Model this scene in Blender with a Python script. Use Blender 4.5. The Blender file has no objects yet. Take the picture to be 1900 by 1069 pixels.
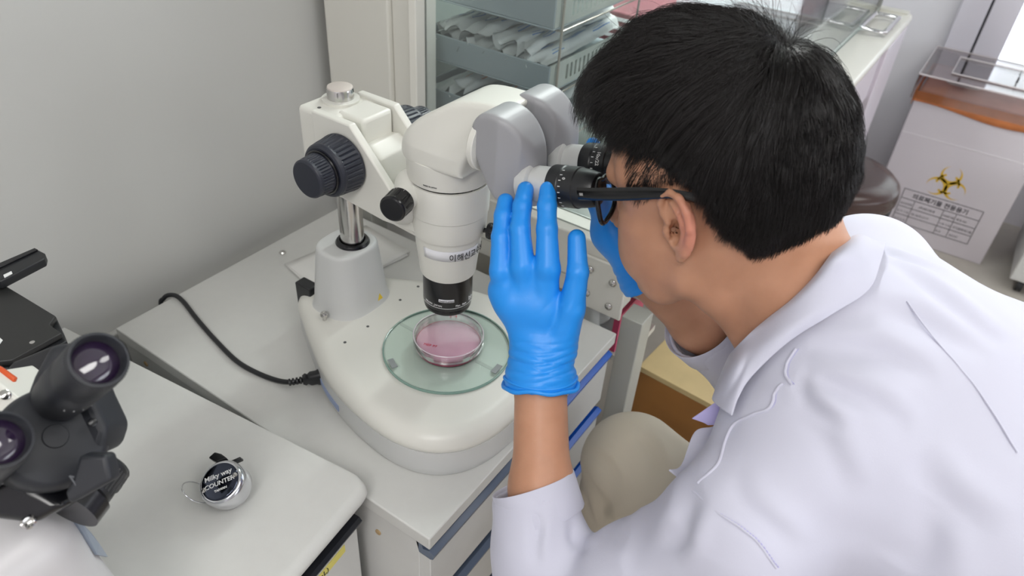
import bpy, bmesh, math, random
import numpy as np
from mathutils import Vector, Matrix

PI = math.pi
scene = bpy.context.scene

# ------------------------------------------------------------------ camera
CAMPOS = np.array([0.0, 0.0, 1.51])
CM = np.array([[0.56121586, -0.82537546, 0.06158016],
               [-0.46796878, -0.37780262, -0.79891827],
               [0.68267268, 0.41954801, -0.59827877]])
FPX = 1346.54
cam_data = bpy.data.cameras.new('camera')
cam_data.sensor_width = 36.0
cam_data.lens = FPX / 1900.0 * 36.0
cam_data.clip_start = 0.02
cam = bpy.data.objects.new('camera', cam_data)
scene.collection.objects.link(cam)
mw = Matrix.Identity(4)
for i in range(3):
    mw[i][0] = CM[0][i]; mw[i][1] = -CM[1][i]; mw[i][2] = -CM[2][i]; mw[i][3] = CAMPOS[i]
cam.matrix_world = mw
cam_data.dof.use_dof = True
cam_data.dof.focus_distance = 0.80
cam_data.dof.aperture_fstop = 7.0
scene.camera = cam

# ------------------------------------------------------------------ view and world
scene.view_settings.view_transform = 'Standard'
scene.view_settings.look = 'None'
scene.view_settings.exposure = 0.21
scene.view_settings.gamma = 1.0
scene.view_settings.use_curve_mapping = False
world = bpy.data.worlds.new('world'); scene.world = world
world.use_nodes = True
wbg = world.node_tree.nodes['Background']
wbg.inputs['Color'].default_value = (0.85, 0.92, 1.0, 1)
wbg.inputs['Strength'].default_value = 1.0
scene.cycles.max_bounces = 8
scene.cycles.transparent_max_bounces = 24
scene.cycles.caustics_reflective = False
scene.cycles.caustics_refractive = False

def area(name, loc, target, sx, sy, power, color=(1, 1, 1)):
    l = bpy.data.lights.new(name, 'AREA'); l.shape = 'RECTANGLE'; l.size = sx; l.size_y = sy
    l.energy = power; l.color = color
    o = bpy.data.objects.new(name, l); scene.collection.objects.link(o)
    o.location = loc
    o.rotation_euler = (Vector(target) - Vector(loc)).to_track_quat('-Z', 'Y').to_euler()
    return o
# ceiling lamps of the room (the fixtures themselves are built with the room below)
LAMPS = [(0.3, -0.9, 2.58), (2.2, -0.9, 2.58), (-1.2, -0.3, 2.58)]
for (x, y, z), pw in zip(LAMPS, (7.0, 2.5, 20.0)):
    area('ceiling_lamp_light', (x, y, z - 0.06), (x, y, 0), 1.2, 0.6, pw, (1.0, 0.985, 0.96))
# daylight through the windows of the far wall and the right wall
area('window_daylight', (1.6, -3.55, 1.5), (0.8, 0.0, 1.0), 3.4, 1.6, 8, (0.92, 0.96, 1.0))

# added fill light inside the clean bench, brightens the trays
area('bench_fill_light', (1.8, 0.62, 2.0), (1.8, 0.62, 0.9), 1.4, 0.12, 24, (0.97, 1.0, 0.98))

# ------------------------------------------------------------------ helpers
def srgb(r, g, b):
    f = lambda c: (c / 255.0) / 12.92 if c / 255.0 <= 0.04045 else ((c / 255.0 + 0.055) / 1.055) ** 2.4
    return (f(r), f(g), f(b))

MATS = {}
def mat(name, col, rough=0.5, metal=0.0, spec=0.5, noise=0.0, nscale=40.0, bump=0.0, bscale=300.0, coat=0.0, sss=0.0,
        sheen=0.0, emit=None, estr=0.0, detail=3.0):
    if name in MATS: return MATS[name]
    m = bpy.data.materials.new(name); m.use_nodes = True
    nt = m.node_tree; b = nt.nodes['Principled BSDF']
    b.inputs['Base Color'].default_value = (*col, 1)
    b.inputs['Roughness'].default_value = rough
    b.inputs['Metallic'].default_value = metal
    b.inputs['Specular IOR Level'].default_value = spec
    b.inputs['Coat Weight'].default_value = coat
    if sss:
        b.inputs['Subsurface Weight'].default_value = sss
        b.inputs['Subsurface Radius'].default_value = (0.012, 0.005, 0.003)
        b.inputs['Subsurface Scale'].default_value = 1.0
    if sheen: b.inputs['Sheen Weight'].default_value = sheen
    if emit:
        b.inputs['Emission Color'].default_value = (*emit, 1); b.inputs['Emission Strength'].default_value = estr
    tc = nt.nodes.new('ShaderNodeTexCoord')
    if noise:
        n = nt.nodes.new('ShaderNodeTexNoise'); n.inputs['Scale'].default_value = nscale; n.inputs['Detail'].default_value = detail
        r = nt.nodes.new('ShaderNodeValToRGB')
        r.color_ramp.elements[0].position = 0.3; r.color_ramp.elements[1].position = 0.7
        r.color_ramp.elements[0].color = (*[c * (1 - noise) for c in col], 1)
        r.color_ramp.elements[1].color = (*[min(1, c * (1 + noise)) for c in col], 1)
        nt.links.new(tc.outputs['Object'], n.inputs['Vector']); nt.links.new(n.outputs['Fac'], r.inputs['Fac'])
        nt.links.new(r.outputs['Color'], b.inputs['Base Color'])
    if bump:
        n2 = nt.nodes.new('ShaderNodeTexNoise'); n2.inputs['Scale'].default_value = bscale; n2.inputs['Detail'].default_value = 2
        bp = nt.nodes.new('ShaderNodeBump'); bp.inputs['Strength'].default_value = bump; bp.inputs['Distance'].default_value = 0.001
        nt.links.new(tc.outputs['Object'], n2.inputs['Vector']); nt.links.new(n2.outputs['Fac'], bp.inputs['Height'])
        nt.links.new(bp.outputs['Normal'], b.inputs['Normal'])
    MATS[name] = m
    return m

def clear(name, tint, gloss=0.08, rough=0.02, edge=0.5):
    """thin clear sheet: tinted see-through with a mirror coat that grows at grazing angles"""
    if name in MATS: return MATS[name]
    m = bpy.data.materials.new(name); m.use_nodes = True
    nt = m.node_tree; nt.nodes.remove(nt.nodes['Principled BSDF'])
    out = nt.nodes['Material Output']
    t = nt.nodes.new('ShaderNodeBsdfTransparent'); t.inputs['Color'].default_value = (*tint, 1)
    g = nt.nodes.new('ShaderNodeBsdfGlossy'); g.inputs['Roughness'].default_value = rough
    g.inputs['Color'].default_value = (1, 1, 1, 1)
    lw = nt.nodes.new('ShaderNodeLayerWeight'); lw.inputs['Blend'].default_value = edge * 0.5
    mr = nt.nodes.new('ShaderNodeMapRange'); mr.inputs['To Min'].default_value = gloss; mr.inputs['To Max'].default_value = 0.85
    mx = nt.nodes.new('ShaderNodeMixShader')
    nt.links.new(lw.outputs['Fresnel'], mr.inputs['Value']); nt.links.new(mr.outputs['Result'], mx.inputs['Fac'])
    nt.links.new(t.outputs[0], mx.inputs[1]); nt.links.new(g.outputs[0], mx.inputs[2]); nt.links.new(mx.outputs[0], out.inputs['Surface'])
    MATS[name] = m
    return m

def mesh_obj(name, verts, faces, material=None, parent=None, smooth=True, angle=None):
    me = bpy.data.meshes.new(name)
    if isinstance(verts, np.ndarray) and isinstance(faces, np.ndarray):
        me.vertices.add(len(verts)); me.vertices.foreach_set('co', verts.astype(np.float32).ravel())
        k = faces.shape[1]
        me.loops.add(faces.size); me.loops.foreach_set('vertex_index', faces.astype(np.int32).ravel())
        me.polygons.add(len(faces)); me.polygons.foreach_set('loop_start', np.arange(0, faces.size, k, dtype=np.int32))
        me.update(calc_edges=True)
    else:
        me.from_pydata([tuple(v) for v in verts], [], [tuple(f) for f in faces])
    if smooth: me.polygons.foreach_set('use_smooth', [True] * len(me.polygons))
    if material: me.materials.append(material)
    me.update()
    o = bpy.data.objects.new(name, me); scene.collection.objects.link(o)
    if parent is not None:
        o.parent = parent; o.matrix_parent_inverse = parent.matrix_basis.inverted()
    if smooth and angle: 
        try: me.set_sharp_from_angle(angle=math.radians(angle))
        except Exception: pass
    return o

def tag(o, label=None, cat=None, group=None, kind=None):
    if label: o['label'] = label
    if cat: o['category'] = cat
    if group: o['group'] = group
    if kind: o['kind'] = kind
    return o

def thing(name, label, cat, loc=(0, 0, 0), group=None):
    o = bpy.data.objects.new(name, None); scene.collection.objects.link(o)
    o.location = loc; o.empty_display_size = 0.05
    return tag(o, label, cat, group)

def bevel(o, w, seg=3, angle=30):
    m = o.modifiers.new('bevel', 'BEVEL'); m.width = w; m.segments = seg; m.limit_method = 'ANGLE'
    m.angle_limit = math.radians(angle); m.harden_normals = False
    o.data.polygons.foreach_set('use_smooth', [True] * len(o.data.polygons))
    try: o.data.set_sharp_from_angle(angle=math.radians(80))
    except Exception: pass
    return o

class MB:
    """collects shapes for one mesh object; T is the current transform"""
    def __init__(s): s.v = []; s.f = []; s.T = Matrix.Identity(4)
    def add(s, vs, fs, T=None):
        T = s.T @ T if T is not None else s.T
        n = len(s.v); s.v += [tuple(T @ Vector(v)) for v in vs]; s.f += [tuple(i + n for i in f) for f in fs]; return s
    def box(s, a, b, T=None):
        x0, y0, z0 = a; x1, y1, z1 = b
        vs = [(x0, y0, z0), (x1, y0, z0), (x1, y1, z0), (x0, y1, z0), (x0, y0, z1), (x1, y0, z1), (x1, y1, z1), (x0, y1, z1)]
        return s.add(vs, [(0, 3, 2, 1), (4, 5, 6, 7), (0, 1, 5, 4), (1, 2, 6, 5), (2, 3, 7, 6), (3, 0, 4, 7)], T)
    def loft(s, rings, T=None, cap0=True, cap1=True, closed=True):
        n = len(rings[0]); vs = [p for r in rings for p in r]; fs = []
        for i in range(len(rings) - 1):
            for j in range(n if closed else n - 1):
                k = (j + 1) % n
                fs.append((i * n + j, i * n + k, (i + 1) * n + k, (i + 1) * n + j))
        if cap0: fs.append(tuple(reversed(range(n))))
        if cap1: fs.append(tuple(range((len(rings) - 1) * n, len(rings) * n)))
        return s.add(vs, fs, T)
    def lathe(s, prof, T=None, seg=48, cap0=True, cap1=True):
        """prof: (r, z) from bottom to top around local z"""
        rings = [[(r * math.cos(2 * PI * j / seg), r * math.sin(2 * PI * j / seg), z) for j in range(seg)] for r, z in prof]
        return s.loft(rings, T, cap0, cap1)
    def prism(s, poly, z0, z1, T=None):
        return s.loft([[(x, y, z0) for x, y in poly], [(x, y, z1) for x, y in poly]], T)
    def tube(s, pts, r, seg=10, caps=True, closed=False, flat=1.0):
        P = [Vector(p) for p in pts]; n = len(P); rings = []
        up = Vector((0, 0, 1)); t0 = (P[1] - P[0]).normalized()
        if abs(t0.dot(up)) > 0.95: up = Vector((1, 0, 0))
        for i in range(n):
            if closed: t = (P[(i + 1) % n] - P[i - 1]).normalized()
            else: t = (P[min(i + 1, n - 1)] - P[max(i - 1, 0)]).normalized()
            a = up - t * up.dot(t); a.normalize(); b = t.cross(a); up = a
            rr = r[i] if isinstance(r, (list, tuple)) else r
            rings.append([tuple(P[i] + (a * math.cos(q) * flat + b * math.sin(q)) * rr) for q in [2 * PI * k / seg for k in range(seg)]])
        if closed:
            rings.append(rings[0]); return s.loft(rings, None, False, False)
        return s.loft(rings, None, caps, caps)
    def build(s, name, material, parent=None, smooth=True, angle=35):
        return mesh_obj(name, s.v, s.f, material, parent, smooth, angle)

def axis(o, z, x=None):
    """matrix putting local z along z at origin o"""
    z = Vector(z).normalized()
    x = Vector(x) if x is not None else (Vector((0, 0, 1)) if abs(z.z) < 0.9 else Vector((1, 0, 0)))
    x = (x - z * x.dot(z)).normalized(); y = z.cross(x)
    m = Matrix.Identity(4)
    for i in range(3): m[i][0] = x[i]; m[i][1] = y[i]; m[i][2] = z[i]; m[i][3] = o[i]
    return m

def catmull(pts, n=8, closed=True):
    P = [np.array(p, float) for p in pts]; out = []; N = len(P)
    for i in range(N if closed else N - 1):
        p0, p1, p2, p3 = (P[(i - 1) % N], P[i], P[(i + 1) % N], P[(i + 2) % N]) if closed else (P[max(i - 1, 0)], P[i], P[i + 1], P[min(i + 2, N - 1)])
        for k in range(n):
            t = k / n
            out.append(0.5 * ((2 * p1) + (-p0 + p2) * t + (2 * p0 - 5 * p1 + 4 * p2 - p3) * t * t + (-p0 + 3 * p1 - 3 * p2 + p3) * t ** 3))
    if not closed: out.append(P[-1])
    return [tuple(p) for p in out]

def inset(poly, d):
    n = len(poly); out = []
    for i in range(n):
        a = np.array(poly[i - 1]); b = np.array(poly[(i + 1) % n]); t = b - a; t = t / (np.hypot(*t) + 1e-9)
        out.append((poly[i][0] - t[1] * d, poly[i][1] + t[0] * d))   # counter-clockwise polygons go inwards
    return out

def text_obj(name, body, size, T, material, parent, warp=None, extrude=0.0002, align='LEFT', bold=0.0, sx=1.0, kind=None):
    c = bpy.data.curves.new(name, 'FONT'); c.body = body; c.size = size; c.extrude = extrude; c.offset = bold
    c.align_x = align; c.resolution_u = 3
    o = bpy.data.objects.new(name, c); scene.collection.objects.link(o)
    dg = bpy.context.evaluated_depsgraph_get()
    me = bpy.data.meshes.new_from_object(o.evaluated_get(dg), depsgraph=dg)
    bpy.data.objects.remove(o)
    if sx != 1.0:
        for v in me.vertices: v.co.x *= sx
    if warp:
        for v in me.vertices: v.co = Vector(warp(v.co))
    if T is not None: me.transform(T)
    me.materials.clear(); me.materials.append(material)
    o = bpy.data.objects.new(name, me); scene.collection.objects.link(o)
    if parent is not None:
        o.parent = parent; o.matrix_parent_inverse = parent.matrix_basis.inverted()
    return o

def copy_tree(o, parent=None):
    c = o.copy(); scene.collection.objects.link(c)
    if parent is not None: c.parent = parent
    for ch in list(o.children): copy_tree(ch, c)
    return c

# ------------------------------------------------------------------ distance fields, meshed by surface nets
class Field:
    def __init__(s, lo, hi, h):
        s.h = h; s.lo = np.array(lo, float)
        n = np.ceil((np.array(hi, float) - s.lo) / h).astype(int) + 1
        s.F = np.full(tuple(n), 1.0, np.float32); s.n = n
        s.ax = [(s.lo[i] + h * np.arange(n[i])).astype(np.float32) for i in range(3)]
    def region(s, lo, hi):
        sl = []
        for i in range(3):
            a = int(max(0, math.floor((lo[i] - s.lo[i]) / s.h))); b = int(min(s.n[i], math.ceil((hi[i] - s.lo[i]) / s.h) + 1))
            if b <= a: return None, None
            sl.append(slice(a, b))
        X = s.ax[0][sl[0]][:, None, None]; Y = s.ax[1][sl[1]][None, :, None]; Z = s.ax[2][sl[2]][None, None, :]
        return tuple(sl), (X, Y, Z)
    def op(s, fn, lo, hi, k=0.0, mode='add'):
        pad = k + 4 * s.h
        sl, G = s.region([v - pad for v in lo], [v + pad for v in hi])
        if sl is None: return
        d = fn(*G).astype(np.float32); F = s.F[sl]
        d = np.broadcast_to(d, F.shape)
        if mode == 'add':
            if k > 0:
                h = np.clip(0.5 + 0.5 * (F - d) / k, 0, 1); s.F[sl] = F + (d - F) * h - k * h * (1 - h)
            else: s.F[sl] = np.minimum(F, d)
        else:
            if k > 0:
                h = np.clip(0.5 - 0.5 * (F + d) / k, 0, 1); s.F[sl] = F + (-d - F) * h + k * h * (1 - h)
            else: s.F[sl] = np.maximum(F, -d)
    def cone(s, a, b, ra, rb, k=0.01, mode='add', flat=None):
        """tapered capsule; flat=(axis vector, factor) squeezes it along a direction"""
        a = np.array(a, float); b = np.array(b, float); ab = b - a; L2 = float(ab @ ab) + 1e-12; r = max(ra, rb)
        if flat is not None:
            fv = np.array(flat[0], float); fv -= ab * (fv @ ab) / L2; fv /= np.linalg.norm(fv); ff = flat[1]
        def fn(X, Y, Z):
            px, py, pz = X - a[0], Y - a[1], Z - a[2]
            t = np.clip((px * ab[0] + py * ab[1] + pz * ab[2]) / L2, 0, 1)
            dx, dy, dz = px - ab[0] * t, py - ab[1] * t, pz - ab[2] * t
            q = dx * dx + dy * dy + dz * dz
            if flat is not None:
                w = dx * fv[0] + dy * fv[1] + dz * fv[2]; q = q + w * w * (1 / ff ** 2 - 1)
            return np.sqrt(q) - (ra + (rb - ra) * t)
        s.op(fn, np.minimum(a, b) - r, np.maximum(a, b) + r, k, mode)
    def chain(s, pts, rs, k=0.01, mode='add', flat=None):
        for i in range(len(pts) - 1): s.cone(pts[i], pts[i + 1], rs[i], rs[i + 1], k, mode, flat)
    def ell(s, c, r, k=0.01, R=None, mode='add'):
        """ellipsoid, R rows = its axes"""
        c = np.array(c, float); r = np.array(r, float); R = np.eye(3) if R is None else np.array(R, float)
        ext = np.sqrt(((R * r[:, None]) ** 2).sum(0))
        def fn(X, Y, Z):
            px, py, pz = X - c[0], Y - c[1], Z - c[2]
            q = [(px * R[i][0] + py * R[i][1] + pz * R[i][2]) for i in range(3)]
            k0 = np.sqrt(sum((q[i] / r[i]) ** 2 for i in range(3))); k1 = np.sqrt(sum((q[i] / r[i] ** 2) ** 2 for i in range(3))) + 1e-9
            return k0 * (k0 - 1) / k1
        s.op(fn, c - ext, c + ext, k, mode)
    def mesh(s):
        F = s.F; I = (F < 0)
        c = np.zeros(tuple(s.n - 1), np.uint8)
        sh = [(i, j, k) for i in (0, 1) for j in (0, 1) for k in (0, 1)]
        n0, n1, n2 = s.n
        def sub(A, i, j, k): return A[i:n0 - 1 + i, j:n1 - 1 + j, k:n2 - 1 + k]
        for q in sh: c += sub(I, *q)
        act = (c > 0) & (c < 8); idx = np.argwhere(act)
        vid = np.full(act.shape, -1, np.int32); vid[act] = np.arange(len(idx))
        vals = {q: F[idx[:, 0] + q[0], idx[:, 1] + q[1], idx[:, 2] + q[2]] for q in sh}
        P = np.zeros((len(idx), 3)); cnt = np.zeros(len(idx))
        for q in sh:
            for ax_ in range(3):
                if q[ax_] == 0:
                    q2 = list(q); q2[ax_] = 1; q2 = tuple(q2)
                    a, b = vals[q], vals[q2]; m = (a < 0) != (b < 0)
                    t = np.where(m, a / np.where(m, a - b, 1), 0)
                    for d in range(3):
                        P[:, d] += np.where(m, q[d] + (t if d == ax_ else 0), 0)
                    cnt += m
        P /= cnt[:, None]
        V = s.lo + (idx + P) * s.h
        quads = []
        for ax_ in range(3):
            u, w = [(1, 2), (2, 0), (0, 1)][ax_]
            slA = [slice(None)] * 3; slB = [slice(None)] * 3
            for d in range(3):
                if d == ax_: slA[d] = slice(0, s.n[d] - 1); slB[d] = slice(1, s.n[d])
                else: slA[d] = slice(1, s.n[d] - 1); slB[d] = slice(1, s.n[d] - 1)
            A = I[tuple(slA)]; B = I[tuple(slB)]
            for cond, flip in (((A & ~B), False), ((~A & B), True)):
                e = np.argwhere(cond)
                if len(e) == 0: continue
                base = e.copy(); base[:, u] += 1; base[:, w] += 1
                def g(du, dw):
                    i = base.copy(); i[:, u] -= du; i[:, w] -= dw
                    return vid[i[:, 0], i[:, 1], i[:, 2]]
                # base cell index minus offsets: the four cells around the edge
                a0, a1, a2, a3 = g(1, 1), g(0, 1), g(0, 0), g(1, 0)
                qd = np.stack([a0, a1, a2, a3], 1)
                if flip: qd = qd[:, ::-1]
                quads.append(qd)
        Q = np.concatenate(quads)
        Q = Q[(Q >= 0).all(1)]
        return V, Q

def poly_sdf(poly, u, w):
    """signed distance to a 2D polygon, u and w broadcastable arrays"""
    P = [np.array(p, float) for p in poly]; n = len(P)
    d = None; s = None
    for i in range(n):
        a, b = P[i], P[(i + 1) % n]; e = b - a
        du, dw = u - a[0], w - a[1]
        t = np.clip((du * e[0] + dw * e[1]) / (e @ e), 0, 1)
        q = (du - e[0] * t) ** 2 + (dw - e[1] * t) ** 2
        d = q if d is None else np.minimum(d, q)
        c1 = w >= a[1]; c2 = w < b[1]; c3 = e[0] * dw > e[1] * du
        fl = (c1 & c2 & c3) | (~c1 & ~c2 & ~c3)
        s = fl if s is None else (s ^ fl)
    return np.where(s, -1.0, 1.0) * np.sqrt(d)

def smax(a, b, k):
    h = np.clip(0.5 - 0.5 * (b - a) / k, 0, 1); return b + (a - b) * h + k * h * (1 - h)

def relax(V, Q, it=1, lam=0.5):
    """a little smoothing of a quad mesh"""
    n = len(V)
    for _ in range(it):
        A = np.zeros((n, 3)); c = np.zeros(n)
        for i in range(4):
            j = (i + 1) % 4
            for d in range(3):
                A[:, d] += np.bincount(Q[:, i], V[Q[:, j], d], n) + np.bincount(Q[:, j], V[Q[:, i], d], n)
            c += np.bincount(Q[:, i], minlength=n) + np.bincount(Q[:, j], minlength=n)
        V = V + lam * (A / np.maximum(c, 1)[:, None] - V)
    return V

def vnormals(V, Q):
    a = V[Q[:, 2]] - V[Q[:, 0]]; b = V[Q[:, 3]] - V[Q[:, 1]]; nrm = np.cross(a, b)
    N = np.zeros_like(V)
    for i in range(4):
        for d in range(3): N[:, d] += np.bincount(Q[:, i], nrm[:, d], len(V))
    return N / (np.linalg.norm(N, axis=1)[:, None] + 1e-12)

# ------------------------------------------------------------------ materials
M_wall = mat('painted wall', srgb(202, 202, 199), 0.35, noise=0.02, nscale=3)
M_wallw = mat('white painted wall', srgb(225, 222, 228), 0.6, noise=0.02, nscale=3)
M_ceil = mat('ceiling board', srgb(235, 235, 232), 0.8, noise=0.02)
M_floor = mat('vinyl floor', srgb(186, 180, 171), 0.32, noise=0.05, nscale=12)
M_top = mat('laminate worktop', srgb(208, 208, 205), 0.3, noise=0.012, nscale=60, bump=0.05, bscale=500)
M_cab = mat('melamine panel', srgb(205, 205, 203), 0.42, noise=0.01)
M_edge = mat('worktop edge band', srgb(218, 218, 216), 0.35)
M_grey_handle = mat('grey blue handle plastic', srgb(92, 104, 124), 0.25)
M_blue_handle = mat('blue handle plastic', srgb(22, 92, 190), 0.3)
M_black_handle = mat('black handle plastic', srgb(30, 32, 38), 0.25)
M_msw = mat('microscope white enamel', srgb(222, 221, 214), 0.33, bump=0.03, bscale=900)
M_msg = mat('microscope pale grey enamel', srgb(205, 206, 205), 0.38, bump=0.03, bscale=900)
M_prism = mat('microscope grey plastic', srgb(158, 158, 162), 0.38)
M_black = mat('black rubber', srgb(30, 31, 34), 0.38)
M_knob = mat('ribbed black knob', srgb(38, 41, 52), 0.42)
M_blackgloss = mat('black enamel', srgb(18, 18, 22), 0.22)
M_steel = mat('polished steel', srgb(205, 203, 200), 0.16, 1.0)
M_chrome = mat('chrome', srgb(225, 225, 228), 0.05, 1.0)
M_cap = mat('brushed post cap', srgb(205, 196, 190), 0.55, 0.3)
M_whiteprint = mat('white print', srgb(225, 225, 225), 0.6)
M_blackprint = mat('black ink', srgb(40, 40, 44), 0.6)
M_label = mat('white paper label', srgb(232, 232, 236), 0.6)
M_paper = mat('white paper', srgb(228, 227, 224), 0.8)
M_yellow = mat('yellow tape', srgb(222, 210, 110), 0.5)
M_warn = mat('yellow warning label', srgb(228, 196, 50), 0.5)
# ------------------------------------------------------------------ the room
def struct(name, m, material, bev=0.0, parent=None):
    o = m.build(name, material, parent, smooth=False)
    if bev: bevel(o, bev)
    o['kind'] = 'structure'; return o
XW, YL, YR, XB = 3.45, 1.0, -3.6, -2.4
struct('floor', MB().box((XB, YR, -0.05), (XW + 0.1, YL + 0.1, 0)), M_floor)
struct('ceiling', MB().box((XB, YR, 2.66), (XW + 0.1, YL + 0.1, 2.75)), M_ceil)
struct('wall_left', MB().box((XB, YL, 0), (XW + 0.1, YL + 0.12, 2.66)), M_wall)
struct('wall_back', MB().box((XB - 0.1, YR, 0), (XB, YL, 2.66)), M_wallw)
struct('trim_1', MB().box((XB, YL - 0.014, 0.0), (XW, YL, 0.715)), M_wall, 0.004)
# far wall with a window opening and a second, added one
w = MB()
def wall_far(y0, y1, z0, z1): w.box((XW, y0, z0), (XW + 0.1, y1, z1))
wall_far(YR, YL, 2.3, 2.66); wall_far(YR, YL, 0, 0.42)
wall_far(0.16, 0.66, 0.42, 2.3); wall_far(YR, -2.3, 0.42, 2.3); wall_far(0.985, YL, 0.42, 2.3)
struct('wall_far', w, M_wallw)
M_frame = mat('white window frame', srgb(226, 222, 232), 0.35)
M_gap = mat('dark frame gap', srgb(60, 60, 66), 0.6)
M_sky = mat('bright outdoor daylight', (0.9, 0.95, 1.0), 0.6, emit=(0.92, 0.96, 1.0), estr=1.6)
M_winglass = clear('window glass', (0.95, 0.97, 0.97), 0.05)
fr = MB()
fr.box((XW - 0.03, 0.063, 0.42), (XW + 0.06, 0.16, 2.3)); fr.box((XW - 0.03, -0.04, 0.42), (XW + 0.06, 0.055, 2.3))
fr.box((XW - 0.02, -2.3, 0.42), (XW + 0.06, -0.04, 0.47)); fr.box((XW - 0.02, -2.3, 2.24), (XW + 0.06, -0.04, 2.3))
fr.box((XW - 0.02, -1.2, 0.47), (XW + 0.06, -1.12, 2.24)); fr.box((XW - 0.02, -2.3, 0.47), (XW + 0.06, -2.24, 2.24))
w1 = struct('window_1', fr, M_frame, 0.004)
g = MB().box((XW - 0.02, 0.055, 0.42), (XW + 0.03, 0.063, 2.3)).build('frame_gap', M_gap, w1, False)
g = MB().box((XW + 0.03, -2.24, 0.47), (XW + 0.036, -0.04, 2.24)).build('pane', M_winglass, w1, False)
g = MB().box((XW + 0.075, -2.3, 0.42), (XW + 0.08, -0.0, 2.3)).build('daylight', M_sky, w1, False)
fr = MB()  # added window: its glow stands in for a reflection in the bench glass
fr.box((XW - 0.02, 0.66, 0.42), (XW + 0.06, 0.69, 2.3)); fr.box((XW - 0.02, 0.955, 0.42), (XW + 0.06, 0.985, 2.3))
fr.box((XW - 0.02, 0.69, 0.42), (XW + 0.06, 0.955, 0.55)); fr.box((XW - 0.02, 0.69, 2.26), (XW + 0.06, 0.955, 2.3))
fr.box((XW - 0.02, 0.775, 0.55), (XW + 0.06, 0.80, 2.26))
w2 = struct('added_window', fr, M_frame, 0.004)
MB().box((XW + 0.03, 0.69, 0.55), (XW + 0.036, 0.955, 2.26)).build('pane', M_winglass, w2, False)
MB().box((XW + 0.075, 0.66, 0.42), (XW + 0.08, 0.985, 2.3)).build('daylight', M_sky, w2, False)
# right wall with a long window
w = MB()
w.box((XB, YR - 0.1, 0), (XW, YR, 0.7)); w.box((XB, YR - 0.1, 2.3), (XW, YR, 2.66))
w.box((XB, YR - 0.1, 0.7), (-0.6, YR, 2.3)); w.box((3.1, YR - 0.1, 0.7), (XW, YR, 2.3))
struct('wall_right', w, M_wallw)
fr = MB()
for x in (-0.6, 0.6, 1.85, 3.05): fr.box((x, YR - 0.07, 0.7), (x + 0.05, YR + 0.01, 2.3))
fr.box((-0.6, YR - 0.07, 0.7), (3.1, YR + 0.01, 0.76)); fr.box((-0.6, YR - 0.07, 2.24), (3.1, YR + 0.01, 2.3))
w3 = struct('window_3', fr, M_frame)
MB().box((-0.55, YR - 0.09, 0.72), (3.05, YR - 0.085, 2.28)).build('daylight', M_sky, w3, False)
# ceiling lamp fixtures
M_lamp = mat('lit lamp diffuser', (1, 1, 1), 0.6, emit=(1.0, 0.985, 0.96), estr=2.5)
for i, (x, y, z) in enumerate(LAMPS):
    t = bpy.data.objects.new('ceiling_lamp', None); scene.collection.objects.link(t); t.location = (x, y, 2.66); t['kind'] = 'structure'
    MB().box((x - 0.64, y - 0.34, 2.62), (x + 0.64, y + 0.34, 2.66)).build('housing', M_ceil, t, False)
    MB().box((x - 0.6, y - 0.3, 2.6), (x + 0.6, y + 0.3, 2.62)).build('diffuser', M_lamp, t, False)

# ------------------------------------------------------------------ drawer cabinet under the stereo microscope
CX0, CX1, CY0, CY1, CZ = 0.393, 0.873, 0.329, 0.955, 0.75
cab = thing('drawer_cabinet', 'white drawer cabinet with blue handles under the stereo microscope', 'cabinet', (0.633, 0.64, 0))
o = MB().box((CX0, CY0, CZ - 0.022), (CX1, CY1, CZ)).build('worktop', M_top, cab, False); bevel(o, 0.0018, 2)
m = MB()
m.box((CX0 + 0.006, CY0 + 0.022, 0.06), (CX0 + 0.026, CY1 - 0.004, CZ - 0.022)); m.box((CX1 - 0.026, CY0 + 0.022, 0.06), (CX1 - 0.006, CY1 - 0.004, CZ - 0.022))
m.box((CX0 + 0.026, CY1 - 0.02, 0.06), (CX1 - 0.026, CY1 - 0.004, CZ - 0.022)); m.box((CX0 + 0.026, CY0 + 0.03, 0.06), (CX1 - 0.026, CY1 - 0.02, 0.08))
m.box((CX0 + 0.026, CY0 + 0.06, 0.69), (CX1 - 0.026, CY1 - 0.02, 0.70))
o = m.build('body', M_cab, cab, False); bevel(o, 0.001, 1)
yz = CY0 + 0.004
def drawer(z0, z1, label=None):
    d = MB().box((CX0 + 0.006, yz, z0), (CX1 - 0.006, yz + 0.018, z1 - 0.026)).build('drawer', M_cab, cab, False); bevel(d, 0.0012, 2)
    h = MB()
    X0, X1 = CX0 + 0.006, 0.66
    prof = [(0.0, 0.0), (-0.004, 0.003), (-0.006, 0.012), (0.002, 0.016), (0.012, 0.012), (0.016, 0.026), (0.024, 0.026), (0.018, 0.0)]
    for nm, mt, a, b in (('handle', M_grey_handle, X0, 0.66), ('handle', M_blue_handle, 0.6605, CX1 - 0.006)):
        hh = MB().loft([[(x, yz + u, z1 - 0.028 + v) for u, v in prof] for x in (a, b)]).build(nm, mt, d, False)
        hh['label'] = 'grey blue handle rail' if a == X0 else 'bright blue handle rail'
    return d
drawer(0.60, 0.726); drawer(0.475, 0.592); drawer(0.35, 0.467); drawer(0.08, 0.342)
M_plug = mat('wood coloured hole plug', srgb(176, 150, 112), 0.6)
for y, z in ((0.42, 0.68), (0.74, 0.70), (0.905, 0.70), (0.42, 0.3)):
    MB().lathe([(0.0045, 0), (0.0045, 0.0015), (0.003, 0.002)], axis((CX0 + 0.006, y, z), (-1, 0, 0)), 16).build('screw_plug', M_plug, cab, False)
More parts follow.
